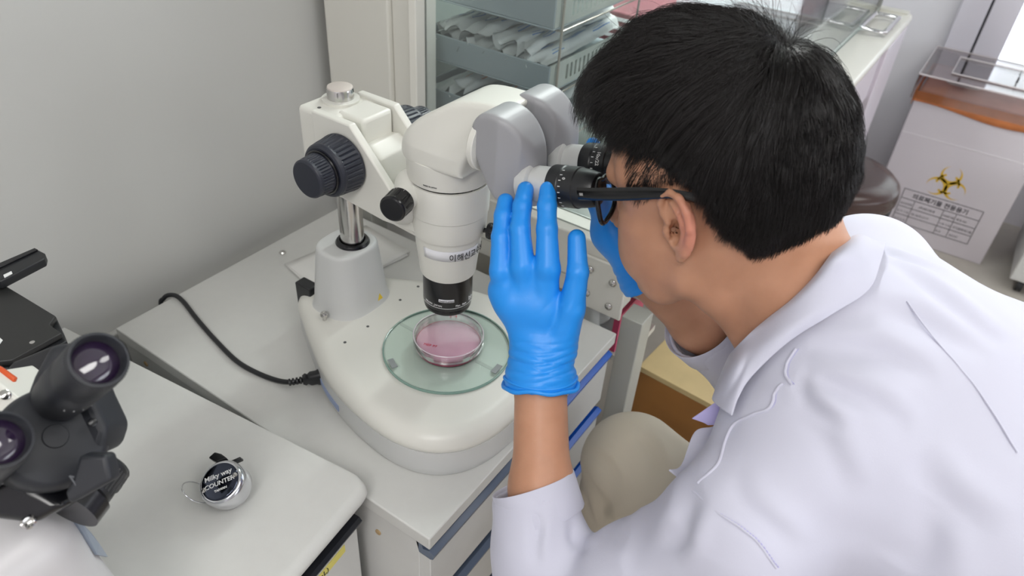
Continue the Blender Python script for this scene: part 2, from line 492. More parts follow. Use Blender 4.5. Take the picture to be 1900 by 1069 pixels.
# folded paper towel lying behind the microscope foot
tow = MB()
def towel(z, ox, oy, rot):
    pts = [(-0.095, -0.06), (0.095, -0.055), (0.09, 0.065), (-0.09, 0.06)]
    c, s = math.cos(rot), math.sin(rot)
    n = 8; ring = []
    for i in range(n + 1):
        row = []
        for j in range(n + 1):
            u, v = i / n, j / n
            x = (1 - u) * (1 - v) * pts[0][0] + u * (1 - v) * pts[1][0] + u * v * pts[2][0] + (1 - u) * v * pts[3][0]
            y = (1 - u) * (1 - v) * pts[0][1] + u * (1 - v) * pts[1][1] + u * v * pts[2][1] + (1 - u) * v * pts[3][1]
            row.append((ox + c * x - s * y, oy + s * x + c * y, z + 0.0012 * math.sin(5 * u + 3 * v) + 0.006 * max(0, u - 0.8)))
        ring.append(row)
    vs = [p for r in ring for p in r]; fs = [(i * (n + 1) + j, i * (n + 1) + j + 1, (i + 1) * (n + 1) + j + 1, (i + 1) * (n + 1) + j) for i in range(n) for j in range(n)]
    tow.add(vs, fs)
towel(0.7525, 0.745, 0.808, -0.20); towel(0.7555, 0.748, 0.806, -0.14)
o = tow.build('paper_towel', M_paper, None, True, 60); md = o.modifiers.new('s', 'SOLIDIFY'); md.thickness = 0.0009
tag(o, 'folded white paper towel lying behind the foot of the stereo microscope', 'paper towel')
o = MB().lathe([(0.0055, 0), (0.0058, 0.002), (0.004, 0.0042), (0.0015, 0.0048)], axis((0.692, 0.916, 0.7502), (0, 0, 1)), 20).build('loose_screw', M_steel, None)
tag(o, 'small silver screw lying alone on the cabinet worktop near the wall', 'screw')

# ------------------------------------------------------------------ stereo microscope
MX, MY = 0.606, 0.471
sm = thing('stereo_microscope', 'white stereo zoom microscope with black objective and grey eyepiece housings on cabinet', 'microscope', (MX, MY, 0.75))
half = [(0.0, 0.332), (0.040, 0.333), (0.078, 0.339), (0.112, 0.354), (0.139, 0.380), (0.154, 0.416), (0.157, 0.462), (0.147, 0.525), (0.128, 0.585), (0.098, 0.640), (0.068, 0.690), (0.040, 0.730), (0.0, 0.742)]
ctrl = [(MX + x, y) for x, y in half] + [(MX - x, y) for x, y in reversed(half[1:-1])]
outl = catmull(ctrl, 8)
def ring(d, z): return [(x, y, z) for x, y in inset(outl, d)]
m = MB(); m.loft([ring(0.010, 0.7525), ring(0.005, 0.7505), ring(0.003, 0.754), ring(0.001, 0.768), ring(0.0008, 0.7963), ring(0.004, 0.797)])
m.build('base', M_msg, sm, True, 50)
m = MB(); rr = [(0.0045, 0.7973), (0.0012, 0.7980), (0.0, 0.800)]
for i in range(1, 9):
    a = i / 8 * PI / 2; rr.append((0.026 * (1 - math.cos(a)), 0.802 + 0.023 * math.sin(a)))
rr.append((0.05, 0.8252))
m.loft([ring(d, z) for d, z in rr])
cover = m.build('base_cover', M_msw, sm, True, 50)
# vent / label strip on the left flank
m = MB()
M_bluestrip = mat('pale blue sticker', srgb(150, 165, 200), 0.4)
pl = [proj for proj in ((0.4885, 0.560), (0.475, 0.545), (0.462, 0.52))]
outl2 = inset(outl, 0.0008)
seg = [p for p in outl2 if p[0] < MX and 0.545 < p[1] < 0.615]
m.loft([[(x - 0.0012, y, 0.767), (x - 0.0012, y, 0.777), (x + 0.0005, y, 0.777), (x + 0.0005, y, 0.767)] for x, y in seg])
o = m.build('sticker', M_bluestrip, sm, False); o['label'] = 'pale blue sticker strip'
# glass stage plate with bedding ring, clips and slots
GZ = 0.8255
M_glasspl = clear('stage glass', (0.955, 0.985, 0.97), 0.015, 0.02, 0.35)
M_glassedge = mat('green glass edge', srgb(128, 158, 148), 0.15)
M_bed = mat('frosted light window', srgb(226, 232, 226), 0.35)
MB().lathe([(0.088, 0), (0.088, 0.0004)], axis((MX - 0.001, MY, GZ), (0, 0, 1)), 96).build('light_window', M_bed, sm)
MB().lathe([(0.0895, 0), (0.0895, 0.0035), (0.0888, 0.0039), (0.0878, 0.0035), (0.0878, 0)], axis((MX - 0.001, MY, GZ), (0, 0, 1)), 128, False, False).build('glass_rim', M_glassedge, sm)
stg = MB().lathe([(0.0878, 0), (0.0878, 0.0032)], axis((MX - 0.001, MY, GZ + 0.0008), (0, 0, 1)), 128).build('stage_glass', M_glasspl, sm)
M_clipm = mat('grey mark', srgb(140, 145, 146), 0.4)
for a in (math.radians(153), math.radians(274)):
    c = (MX - 0.001 + 0.081 * math.cos(a), MY + 0.081 * math.sin(a), GZ + 0.0042)
    o = MB().box((-0.004, -0.009, 0), (0.004, 0.009, 0.0008), axis(c, (0, 0, 1), (math.cos(a), math.sin(a), 0))).build('edge_mark', M_clipm, sm, False)
M_slot = mat('pale slot', srgb(200, 209, 202), 0.3)
for a in (math.radians(262 - 180 + 10), math.radians(262 + 26)):
    pass
for (cx, cy, an) in ((MX, MY + 0.073, 1.2), (MX + 0.004, MY - 0.060, 1.2)):
    m = MB(); T = axis((cx, cy, GZ + 0.0005), (0, 0, 1), (math.cos(an + PI/2 - 1.2), math.sin(an + PI/2 - 1.2), 0))
    pts = [(-0.012 + 0.0028 * math.cos(q), 0.0028 * math.sin(q)) for q in [PI / 2 + PI * i / 8 for i in range(9)]] + [(0.012 + 0.0028 * math.cos(q), 0.0028 * math.sin(q)) for q in [-PI / 2 + PI * i / 8 for i in range(9)]]
    m.prism(pts, 0, 0.0004, T); m.build('slot', M_slot, sm, False)
# small tapped holes and the bolt
M_hole = mat('dark screw hole', srgb(80, 80, 80), 0.6)
for (x, y) in ((0.528, 0.592), (0.573, 0.591), (0.649, 0.596), (0.692, 0.597)):
    MB().lathe([(0.0022, 0), (0.0022, 0.0004)], axis((x, y, 0.8251), (0, 0, 1)), 16).build('screw_hole', M_hole, sm, False)
m = MB().lathe([(0.003, -0.004), (0.003, 0.010), (0.0056, 0.0102), (0.0058, 0.0125), (0.0046, 0.0150), (0.0022, 0.0158), (0.0010, 0.0148)], axis((0.546, 0.650, 0.823), (0, 0, 1)), 24)
m.build('bolt', M_steel, sm)
# foot of the post
PX, PY = 0.615, 0.652
F = Field((PX - 0.075, PY - 0.075, 0.80), (PX + 0.075, PY + 0.085, 0.95), 0.0018)
def foot(X, Y, Z):
    t = np.clip((Z - 0.82) / 0.11, 0, 1)
    rx = 0.0545 - 0.0135 * t; ry = 0.046 - 0.010 * t
    flare = 0.007 * np.clip(1 - (Z - 0.815) / 0.022, 0, 1) ** 2
    u = (X - PX + 0.006) / (rx + flare); v = (Y - PY - 0.006) / (ry + flare)
    d = ((np.abs(u) ** 2.8 + np.abs(v) ** 2.8 + 1e-9) ** (1 / 2.8) - 1) * (rx + ry) / 2
    return smax(d, Z - 0.925, 0.006)
F.op(foot, (PX - 0.07, PY - 0.07, 0.81), (PX + 0.07, PY + 0.08, 0.93))
V, Q = F.mesh(); mesh_obj('post_foot', V, Q, M_msg, sm)
MB().lathe([(0.0245, 0), (0.0245, 0.006), (0.0225, 0.009), (0.0185, 0.010), (0.0175, 0.006)], axis((PX, PY, 0.920), (0, 0, 1)), 48).build('collar_ring', M_blackgloss, sm)
MB().lathe([(0.0168, 0.925 - 0.9), (0.0168, 0.153 + 0.1), (0.0162, 0.255)], axis((PX, PY, 0.900), (0, 0, 1)), 64).build('post', M_steel, sm)
MB().lathe([(0.0162, 0), (0.0158, 0.0015), (0.0148, 0.002)], axis((PX, PY, 1.155), (0, 0, 1)), 48).build('post_cap', M_cap, sm)
o = MB().prism([(-0.005, -0.0045), (0.005, -0.0045), (0, 0.006)], 0, 0.0006, axis((PX + 0.0, PY - 0.0475, 0.848), (0.0, -1.0, 0.10), (1.0, 0.0, 0))).build('warning_label', M_warn, sm, False)
# focus carriage: clamp block, two cheek plates, rounded dovetail block, arm
m = MB().box((PX - 0.046, 0.618, 1.046), (PX + 0.034, 0.682, 1.138)); o = m.build('clamp_block', M_msw, sm, False); bevel(o, 0.006, 4)
m = MB().lathe([(0.0172, 0), (0.0235, 0.0005), (0.024, 0.004), (0.0185, 0.0045)], axis((PX, PY, 1.1375), (0, 0, 1)), 48); m.build('clamp_ring', M_msw, sm)
for (x, y) in ((PX - 0.034, 0.655), (PX + 0.0, 0.625), (PX + 0.026, 0.66)):
    MB().lathe([(0.0024, 0), (0.0024, 0.0004)], axis((x, y, 1.1381), (0, 0, 1)), 16).build('screw_hole', M_hole, sm, False)
cheek = [(0.648, 1.143), (0.585, 1.143), (0.552, 1.108), (0.500, 1.052), (0.478, 1.034), (0.540, 1.030), (0.648, 1.040)]
for x in (PX - 0.054, PX + 0.024):
    m = MB().loft([[(xx, y, z) for y, z in cheek] for xx in (x, x + 0.011)])
    o = m.build('cheek_plate', M_msw, sm, False); bevel(o, 0.0022, 3)
F = Field((PX - 0.05, 0.45, 1.0), (PX + 0.045, 0.65, 1.14), 0.0018)
def dove(X, Y, Z):
    d = poly_sdf([(0.63, 1.10), (0.575, 1.112), (0.556, 1.10), (0.548, 1.07), (0.545, 1.03), (0.63, 1.03)], Y, Z)
    return smax(d, np.abs(X - PX + 0.006) - 0.034, 0.014)
F.op(dove, (PX - 0.05, 0.53, 1.02), (PX + 0.045, 0.64, 1.12))
def armblk(X, Y, Z):
    d = poly_sdf([(0.64, 1.032), (0.640, 1.060), (0.50, 1.062), (0.485, 1.055), (0.485, 1.020)], Y, Z)
    return smax(d, np.abs(X - PX + 0.008) - 0.040, 0.008)
F.op(armblk, (PX - 0.05, 0.47, 1.01), (PX + 0.045, 0.65, 1.07), 0.006)
V, Q = F.mesh(); mesh_obj('focus_carriage', V, Q, M_msw, sm)
o = MB().box((PX - 0.030, 0.585, 1.10), (PX + 0.022, 0.63, 1.140)).build('rack_cover', M_msw, sm, False); bevel(o, 0.005, 4)
# ribbed focus knobs
def ribbed(r0, r1, L, n, depth=0.0016, seg=4, endr=0.004):
    rings = []; N = n * seg
    zs = [(0.0, r0 - 0.003, 0), (0.0015, r0 - 0.001, 0), (0.003, r0, 0), (0.0055, r0, 0), (0.007, r0, 1)] + [(L * t, r0 + (r1 - r0) * t, 1) for t in (0.4, 0.7)] + \
         [(L - endr - 0.004, r1 + (r0 - r1) * 0.1, 1), (L - endr - 0.0025, r1, 0), (L - endr, r1, 0), (L - endr * 0.4, r1 - endr * 0.35, 0), (L, r1 - endr, 0), (L + 0.0001, r1 - endr - 0.006, 0)]
    for z, r, g in zs:
        ring = []
        for j in range(N):
            ph = (j % seg) / seg; dd = depth if (g and ph >= 0.74) else 0
            a = 2 * PI * j / N; ring.append(((r - dd) * math.cos(a), (r - dd) * math.sin(a), z))
        rings.append(ring)
    return rings
KY, KZ = 0.597, 1.092
for sgn in (-1, 1):
    xa = PX - 0.054 if sgn < 0 else PX + 0.036
    ck = MB().loft(ribbed(0.0365, 0.0335, 0.036, 36, 0.0014), axis((xa, KY, KZ), (sgn, 0, 0))).build('coarse_focus_knob', M_knob, sm, True, 25)
    MB().lathe([(0.026, 0), (0.027, 0.0012), (0.0275, 0.004), (0.0265, 0.0055)], axis((xa + sgn * 0.034, KY, KZ), (sgn, 0, 0)), 48).build('knob_ring', M_blackgloss, ck)
    MB().loft(ribbed(0.0250, 0.0238, 0.026, 40, 0.0009, 4, 0.0025), axis((xa + sgn * 0.036, KY, KZ), (sgn, 0, 0))).build('fine_focus_knob', M_knob, ck, True, 25)
# zoom body
BX, BY = 0.604, 0.470
AX = axis((BX, BY, 0), (0, 0, 1))
MB().lathe([(0.023, 0.925), (0.023, 0.9105), (0.0285, 0.9095), (0.0305, 0.9115), (0.0313, 0.915), (0.0306, 0.9175), (0.0317, 0.9185), (0.0323, 0.922), (0.0323, 0.972), (0.032, 0.975)], AX, 96, False, False).build('objective', M_blackgloss, sm, True, 30)
MB().lathe([(0.0001, 0.918), (0.023, 0.916)], AX, 48, False, False).build('front_lens', mat('dark coated lens', srgb(40, 30, 60), 0.03, 0.0, 0.9, coat=1.0), sm)
zb = [(0.030, 0.9665), (0.0352, 0.9668), (0.0362, 0.970), (0.0375, 0.985), (0.0392, 1.0), (0.0405, 1.008), (0.0412, 1.020), (0.0418, 1.0265), (0.0425, 1.028), (0.0455, 1.0295), (0.0462, 1.032), (0.0472, 1.040), (0.0478, 1.0585), (0.0460, 1.0592)]
MB().lathe(zb, AX, 96, False, False).build('objective_mount', M_msw, sm, True, 40)
MB().lathe([(0.0455, 1.059), (0.0490, 1.0598), (0.0492, 1.062), (0.0494, 1.098), (0.0485, 1.100), (0.0460, 1.1005)], AX, 96, False, False).build('zoom_body', M_msw, sm, True, 40)
MB().lathe([(0.0455, 1.059), (0.0470, 1.0595)], AX, 96, False, False).build('groove_ring', M_black, sm)
MB().lathe([(0.0440, 1.1002), (0.0450, 1.1035)], AX, 96, False, False).build('groove_ring', M_black, sm)
MB().lathe([(0.0460, 1.1030), (0.0488, 1.1035), (0.0494, 1.106), (0.0494, 1.132), (0.046, 1.134)], AX, 96, False, True).build('upper_ring', M_msw, sm, True, 40)
MB().lathe([(0.003, -0.02), (0.0105, -0.0195), (0.0108, 0.0), (0.0125, 0.0)], axis((BX + 0.010, BY + 0.0, 1.045), (0, 0, 1)), 8)
# side horn that carries the zoom knob, and the zoom knob
F = Field((0.52, 0.44, 1.02), (0.64, 0.58, 1.13), 0.0018)
F.cone((0.575, 0.50, 1.085), (0.552, 0.492, 1.085), 0.024, 0.015, 0.004)
F.cone((0.595, 0.51, 1.055), (0.560, 0.505, 1.06), 0.030, 0.018, 0.010)
F.op(lambda X, Y, Z: np.sqrt((X - BX) ** 2 + (Y - BY) ** 2) - 0.045 + 0 * Z, (0.52, 0.42, 1.0), (0.66, 0.53, 1.14), 0, 'sub')
V, Q = F.mesh(); mesh_obj('knob_housing', V, Q, M_msw, sm)
zk = MB().loft(ribbed(0.0165, 0.0160, 0.026, 10, 0.0012, 6, 0.0025), axis((0.5445, 0.491, 1.086), (-1, -0.25, 0.0))).build('zoom_knob', M_blackgloss, sm, True, 25)
for i, s_ in enumerate(('1', '1.5', '2', '3', '5')):
    a = -0.4 + i * 0.55
    T = axis((0.5445, 0.491, 1.086), (-1, -0.25, 0.0))
    text_obj('scale_number', s_, 0.0042, T, M_whiteprint, zk, warp=lambda co, a=a: ((0.0169) * math.cos(a + co.x / 0.0167), 0.0169 * math.sin(a + co.x / 0.0167), 0.004 + co.y))
# lock screw of the mount (black wing knob at the right)
m = MB().lathe([(0.003, -0.012), (0.003, 0.002), (0.0095, 0.003), (0.0105, 0.006), (0.0100, 0.012), (0.006, 0.0135)], axis((BX + 0.012, BY - 0.0475, 1.037), (0.3, -1, 0.05)), 14)
m.build('lock_screw', M_blackgloss, sm, True, 25)
# labels on the objective mount and the objective
def cyl_warp(r, a0, z0):
    return lambda co: (BX + (r + co.z) * math.cos(a0 + co.x / r), BY + (r + co.z) * math.sin(a0 + co.x / r), z0 + co.y)
A0 = math.atan2(-BY, -BX)          # the side that faces the camera
def patch(name, r, r2, a0, a1, z0, z1, material, parent):
    n = 16; vs = []; fs = []
    for i in range(n + 1):
        a = a0 + (a1 - a0) * i / n
        vs += [(BX + r * math.cos(a), BY + r * math.sin(a), z0), (BX + r2 * math.cos(a), BY + r2 * math.sin(a), z1)]
    for i in range(n): fs.append((2 * i, 2 * i + 2, 2 * i + 3, 2 * i + 1))
    o = mesh_obj(name, vs, fs, material, parent, True); md = o.modifiers.new('s', 'SOLIDIFY'); md.thickness = 0.0003; md.offset = 1; return o
lb = patch('name_label', 0.0399, 0.0414, A0 - 0.80, A0 + 1.05, 1.0035, 1.0185, M_label, sm); lb['label'] = 'white label with Korean handwriting'
text_obj('handwriting', '이해신교수님', 0.0115, None, M_blackprint, lb, warp=cyl_warp(0.0421, A0 + 0.02, 1.0058), sx=0.90)
pr = text_obj('print', 'NIKON  JAPAN', 0.0040, None, M_whiteprint, sm, warp=cyl_warp(0.0325, A0 - 1.05, 0.9265))
text_obj('print', 'Plan  Apo', 0.0042, None, M_whiteprint, sm, warp=cyl_warp(0.0325, A0 + 0.32, 0.9265))
text_obj('print', '1x', 0.0085, None, M_whiteprint, sm, warp=cyl_warp(0.0325, A0 + 0.95, 0.928), bold=0.0003)
patch('print_line', 0.0325, 0.0325, A0 - 1.2, A0 + 1.2, 0.9240, 0.9246, M_whiteprint, sm)
lb2 = patch('origin_label', 0.0325, 0.0325, A0 - 0.36, A0 + 0.26, 0.9345, 0.9390, M_label, sm)
text_obj('print', 'MADE IN JAPAN', 0.0026, None, M_blackprint, lb2, warp=cyl_warp(0.0330, A0 - 0.33, 0.9356))
text_obj('print', 'MADE IN JAPAN', 0.0024, None, M_blackprint, sm, warp=cyl_warp(0.0496, A0 - 0.62, 1.108))
# white head that carries the binocular housings
F = Field((0.53, 0.35, 1.10), (0.68, 0.56, 1.26), 0.0016)
hp = [(0.517, 1.126), (0.518, 1.138), (0.508, 1.158), (0.487, 1.181), (0.462, 1.199), (0.438, 1.213), (0.405, 1.219), (0.380, 1.219), (0.374, 1.212), (0.385, 1.190), (0.405, 1.170), (0.414, 1.150), (0.418, 1.134), (0.419, 1.126)]
hp = catmull(hp, 5)
def head(X, Y, Z):
    d = poly_sdf(hp, Y, Z) + 0.003
    wz = 0.0505 - 0.013 * np.clip((Z - 1.15) / 0.07, 0, 1) - 0.006 * np.clip((0.46 - Y) / 0.06, 0, 1)
    back = np.sqrt((np.maximum(np.abs(X - MX) - (wz - 0.044), 0)) ** 2 + np.maximum(Y - 0.480, 0) ** 2) - 0.044
    side = np.abs(X - MX) - wz
    return smax(d, np.maximum(side, back), 0.007)
F.op(head, (0.54, 0.36, 1.11), (0.672, 0.54, 1.225))
V, Q = F.mesh(); hd = mesh_obj('head_housing', V, Q, M_msw, sm)
# seam line across the head top
pts = []
for i in range(15):
    x = MX - 0.030 + 0.060 * i / 14
    pts.append((x, 0.423, 1.2162 - 0.35 * (abs(x - MX) / 0.03) ** 4 * 0.004))
# grey binocular housings
def binocular(cx, first):
    F = Field((cx - 0.03, 0.30, 1.11), (cx + 0.035, 0.42, 1.24), 0.0015)
    op = catmull([(0.402, 1.182), (0.402, 1.202), (0.392, 1.216), (0.376, 1.2205), (0.360, 1.216), (0.346, 1.204), (0.337, 1.186), (0.334, 1.160), (0.335, 1.138), (0.343, 1.126), (0.358, 1.124), (0.374, 1.134), (0.389, 1.156)], 4)
    def fn(X, Y, Z):
        d = poly_sdf(op, Y, Z)
        u = X - cx
        e = poly_sdf([(-0.022, 0.41), (-0.024, 0.368), (-0.016, 0.345), (0.002, 0.330), (0.024, 0.330), (0.024, 0.41)], u, Y)
        return smax(d, e + 0 * Z, 0.006)
    F.op(fn, (cx - 0.028, 0.305, 1.12), (cx + 0.028, 0.41, 1.23))
    V, Q = F.mesh(); o = mesh_obj('binocular_housing', V, Q, M_prism, sm)
    MB().lathe([(0.030, 0), (0.031, 0.001), (0.031, 0.006), (0.029, 0.008)], axis((cx, 0.394, 1.178), (0, 1, 0.0)), 48).build('pivot_ring', M_msw, o)
    z = (0, -1, 0.26); T = axis((cx, 0.346, 1.148), z, (1, 0, 0))
    MB().lathe([(0.021, 0.0), (0.0235, 0.008), (0.0235, 0.0135), (0.0222, 0.0145), (0.0185, 0.015), (0.0180, 0.046)], T, 64).build('eyepiece_tube', M_msg, o)
    ep = MB().lathe([(0.0185, 0.036), (0.0208, 0.0365), (0.0212, 0.038), (0.0212, 0.049), (0.0205, 0.050), (0.0203, 0.0515), (0.0208, 0.052), (0.0208, 0.066), (0.0198, 0.067), (0.0192, 0.074), (0.0170, 0.085), (0.0160, 0.0865), (0.0135, 0.0865), (0.0130, 0.080), (0.0, 0.079)], T, 72, True, False)
    ep = ep.build('eyepiece', M_black, o, True, 30)
    # diopter scale on the near side
    def dw(a0, z0, r=0.0211):
        return lambda co: ((r + co.z) * math.cos(a0 + co.x / r), (r + co.z) * math.sin(a0 + co.x / r), z0 + co.y)
    for i in range(9):
        a = 1.9 + i * 0.28
        n = MB().box((-0.0004, -0.0013, 0), (0.0004, 0.0013, 0.0003))
        n.v = [dw(a, 0.0535)(Vector((v[0], v[1], v[2]))) for v in n.v]
        n.T = T; vv = [tuple(T @ Vector(v)) for v in n.v]
        mesh_obj('scale_mark', vv, n.f, M_whiteprint, ep, False)
    if first: text_obj('scale_number', '0', 0.0045, T, M_whiteprint, ep, warp=dw(2.3, 0.056), bold=0.0001)
    else: text_obj('magnification_print', '10x/22', 0.0055, T, M_whiteprint, ep, warp=lambda co: dw(2.15, 0.058)(Vector((co.x, co.y, co.z))), bold=0.0001)
    return o
binocular(0.573, True); binocular(0.639, False)
# switch panel behind the foot
o = MB().box((0.571, 0.706, 0.757), (0.590, 0.738, 0.838)).build('inlet_panel', M_black, sm, False); bevel(o, 0.002, 2)
# power cord with plug in the left flank of the base
pc = thing('power_cord', 'black power cord plugged into the left flank of the stereo microscope base', 'power cord', (0.47, 0.62, 0.75))
d = Vector((-0.80, 0.60, 0)).normalized(); s0 = Vector((0.498, 0.610, 0.772))
o = MB().box((-0.014, -0.011, 0), (0.014, 0.011, 0.006), axis(tuple(s0 - d * 0.006), d, (0, 0, 1))).build('inlet_plate', M_black, pc, False); bevel(o, 0.001, 2)
m = MB()
secs = [(0.006, 0.0115, 0.0085), (0.011, 0.0115, 0.0085), (0.014, 0.0100, 0.0075), (0.022, 0.0100, 0.0075), (0.026, 0.0065, 0.0060), (0.029, 0.0085, 0.0070), (0.033, 0.0060, 0.0055)]
T = axis(tuple(s0 - d * 0.004), d, (0, 0, 1)); rings = []
for z, a, b in secs: rings.append([(a * np.sign(math.cos(q)) * abs(math.cos(q)) ** 0.6, b * np.sign(math.sin(q)) * abs(math.sin(q)) ** 0.6, z) for q in [2 * PI * k / 24 for k in range(24)]])
m.loft(rings, T); plug = m.build('plug', M_black, pc, True, 40)
m = MB()
for i in range(4): m.lathe([(0.003, 0), (0.0052, 0.0004), (0.0052, 0.003), (0.003, 0.0034)], axis(tuple(s0 + d * (0.030 + i * 0.005)), d), 20)
m.build('strain_relief', M_black, plug, True, 30)
# ------------------------------------------------------------------ petri dish
M_dish = clear('clear polystyrene', (0.985, 0.975, 0.98), 0.02, 0.03, 0.45)
M_medium = bpy.data.materials.new('pink culture medium'); M_medium.use_nodes = True
b = M_medium.node_tree.nodes['Principled BSDF']; b.inputs['Base Color'].default_value = (*srgb(246, 190, 214), 1); b.inputs['Roughness'].default_value = 0.05
b.inputs['Coat Weight'].default_value = 1.0; b.inputs['Specular IOR Level'].default_value = 0.6
M_pinkrim = mat('deep pink medium edge', srgb(214, 50, 110), 0.1)
M_redink = mat('red marker ink', srgb(200, 40, 70), 0.5)
DX, DY, DZ = 0.608, 0.471, GZ + 0.0043
dish = thing('petri_dish', 'clear lidded petri dish with pink culture medium on the glass stage plate', 'petri dish', (DX, DY, DZ))
T = axis((DX, DY, DZ), (0, 0, 1)) @ Matrix.Diagonal((1.03, 1.03, 1.2, 1))
MB().lathe([(0.0, 0.0), (0.0435, 0.0), (0.0442, 0.0008), (0.0445, 0.014), (0.0437, 0.014), (0.0434, 0.0012), (0.0, 0.0012)], T, 96, False, False).build('dish_base', M_dish, dish, True, 40)
md_ = MB().lathe([(0.0, 0.0013), (0.0432, 0.0013), (0.0432, 0.0068), (0.0, 0.0066)], T, 96, False, False).build('culture_medium', M_medium, dish, True, 40)
MB().lathe([(0.0433, 0.0010), (0.0439, 0.0012), (0.0439, 0.0030), (0.0433, 0.0032)], T, 96, False, False).build('medium_edge', M_pinkrim, dish)
MB().lathe([(0.0425, 0.0067), (0.0433, 0.0067), (0.0434, 0.0078), (0.0428, 0.0070)], T, 96, False, False).build('meniscus', M_pinkrim, dish)
lid = MB().lathe([(0.0, 0.0175), (0.0460, 0.0175), (0.0466, 0.0168), (0.0468, 0.0060), (0.0475, 0.0058), (0.0476, 0.0168), (0.0470, 0.0183), (0.0450, 0.0187), (0.0, 0.0184)], T, 96, False, False).build('lid', M_dish, dish, True, 40)
M_clearedge = mat('frosted rim', srgb(225, 215, 222), 0.2)
MB().lathe([(0.0462, 0.0184), (0.0470, 0.0190), (0.0476, 0.0184), (0.0470, 0.0178)], T, 96, False, False).build('rim_bead', M_clearedge, lid)
text_obj('marker_writing', 'MEF P7', 0.0062, axis((DX - 0.040, DY + 0.012, DZ + 0.0226), (0, 0, 1), (0.35, -0.93, 0)), M_redink, lid)
text_obj('marker_writing', '9/12', 0.0062, axis((DX + 0.030, DY + 0.022, DZ + 0.0226), (0, 0, 1), (0.55, -0.83, 0)), M_redink, lid)

# power cord cable (lies on the worktop and drops behind it)
cp = [(0.4775, 0.6265, 0.772), (0.470, 0.640, 0.764), (0.463, 0.668, 0.7555), (0.456, 0.706, 0.7545), (0.455, 0.749, 0.7545), (0.466, 0.811, 0.7545), (0.481, 0.876, 0.7545), (0.494, 0.926, 0.7555), (0.494, 0.950, 0.757), (0.485, 0.966, 0.748), (0.478, 0.970, 0.715), (0.475, 0.970, 0.5)]
MB().tube(catmull(cp, 6, False), 0.0037, 12).build('cable', M_black, pc, True, 60)

# ------------------------------------------------------------------ near workbench at the left
TA = math.radians(6.5); TZ = 0.785
bt = thing('lab_table', 'white worktop table with rounded front edge at lower left', 'table', (0.388, 0.452, 0))
TT = Matrix.Translation((0.3905, 0.452, 0)) @ Matrix.Rotation(TA, 4, 'Z')
# local: x to the left is negative, y back
rd = 0.024
prof = []
for i in range(9):
    a = -PI / 2 + PI * i / 8
    prof.append((-0.020 - 0.013 * math.cos(a), TZ - 0.013 + 0.013 * math.sin(a)))
prof = [(0.52, TZ - 0.026)] + prof[:] + [(0.52, TZ)]
n = MB()
corner = 0.020
def tabring(x, s):
    return [(x, y + s, z) for y, z in prof]
n.loft([[(x, y, z) for y, z in prof] for x in (-1.4, -0.02)] + [[(x, max(y, y + dy) if y < 0.1 else y, z) for y, z in prof] for x, dy in ((-0.012, 0.0012), (-0.006, 0.0035), (-0.002, 0.008), (0.0, 0.015))], TT)
o = n.build('worktop', M_top, bt, True, 40)
n = MB(); n.T = TT
n.box((-1.38, 0.02, 0.72), (-0.012, 0.50, 0.757)); n.box((-0.030, 0.004, 0.05), (-0.012, 0.50, 0.72)); n.box((-1.38, 0.48, 0.05), (-0.03, 0.50, 0.72)); n.box((-1.38, 0.03, 0.05), (-0.03, 0.48, 0.07))
n.build('body', M_cab, bt, False)
n = MB(); n.T = TT; n.box((-0.46, -0.006, 0.738), (-0.016, 0.018, 0.757)); o = n.build('top_rail', M_black_handle, bt, False); bevel(o, 0.002, 2)
for (x0, x1) in ((-0.46, -0.014), (-0.93, -0.47), (-1.38, -0.94)):
    n = MB(); n.T = TT; n.box((x0, -0.014, 0.42), (x1, 0.008, 0.715)); d_ = n.build('drawer', M_cab, bt, False); bevel(d_, 0.0015, 2)
    n = MB(); n.T = TT; n.loft([[(x, -0.014 + u, 0.715 + v) for u, v in [(0, 0), (-0.008, 0.0), (-0.010, 0.006), (-0.006, 0.011), (0.006, 0.012), (0.018, 0.010), (0.018, 0)]] for x in (x0, x1)])
    n.build('handle', M_black_handle, d_, False)
    if x0 == -0.46:
        n = MB(); n.T = TT; n.box((-0.150, -0.0146, 0.682), (-0.040, -0.0139, 0.696)); tp = n.build('tape_label', M_yellow, d_, False); tp['label'] = 'yellow tape with black handwriting'
        text_obj('handwriting', 'gel  24mL)', 0.0125, TT @ axis((-0.125, -0.0148, 0.6845), (0, -1, 0), (1, 0, 0)), M_blackprint, tp)
# 

# ------------------------------------------------------------------ tally counter
tcx, tcy = 0.276, 0.545
tc = thing('tally_counter', 'round chrome hand tally counter with finger ring lying on the near worktop', 'tally counter', (tcx, tcy, TZ))
ax_ = Vector((-0.42, -0.05, 0.90)).normalized()         # the face looks up and to the left
CS = 1.22
TC = axis((tcx + 0.002, tcy - 0.012, TZ + 0.0270), ax_, (0.72, -0.55, 0.3)) @ Matrix.Scale(CS, 4)
MB().lathe([(0.016, -0.013), (0.0195, -0.0115), (0.0212, -0.008), (0.0218, 0.0), (0.0216, 0.008), (0.0205, 0.0112), (0.0185, 0.0130), (0.0178, 0.0130)], TC, 64, True, True).build('case', mat('satin chrome', srgb(215, 216, 220), 0.17, 1.0), tc, True, 50)
face = MB().lathe([(0.0178, 0.0129), (0.0172, 0.0138), (0.0160, 0.0141), (0.0001, 0.0142)], TC, 64, False, True).build('face_plate', mat('dark mirror plate', srgb(66, 70, 82), 0.08, 1.0), tc, True, 50)
for a in (math.radians(190), math.radians(-2)):
    T2 = TC @ Matrix.Translation((0.0152 * math.cos(a), 0.0152 * math.sin(a), 0.0141))
    MB().lathe([(0.0024, 0), (0.0023, 0.0008), (0.0012, 0.0012)], T2, 16).build('screw', M_steel, face)
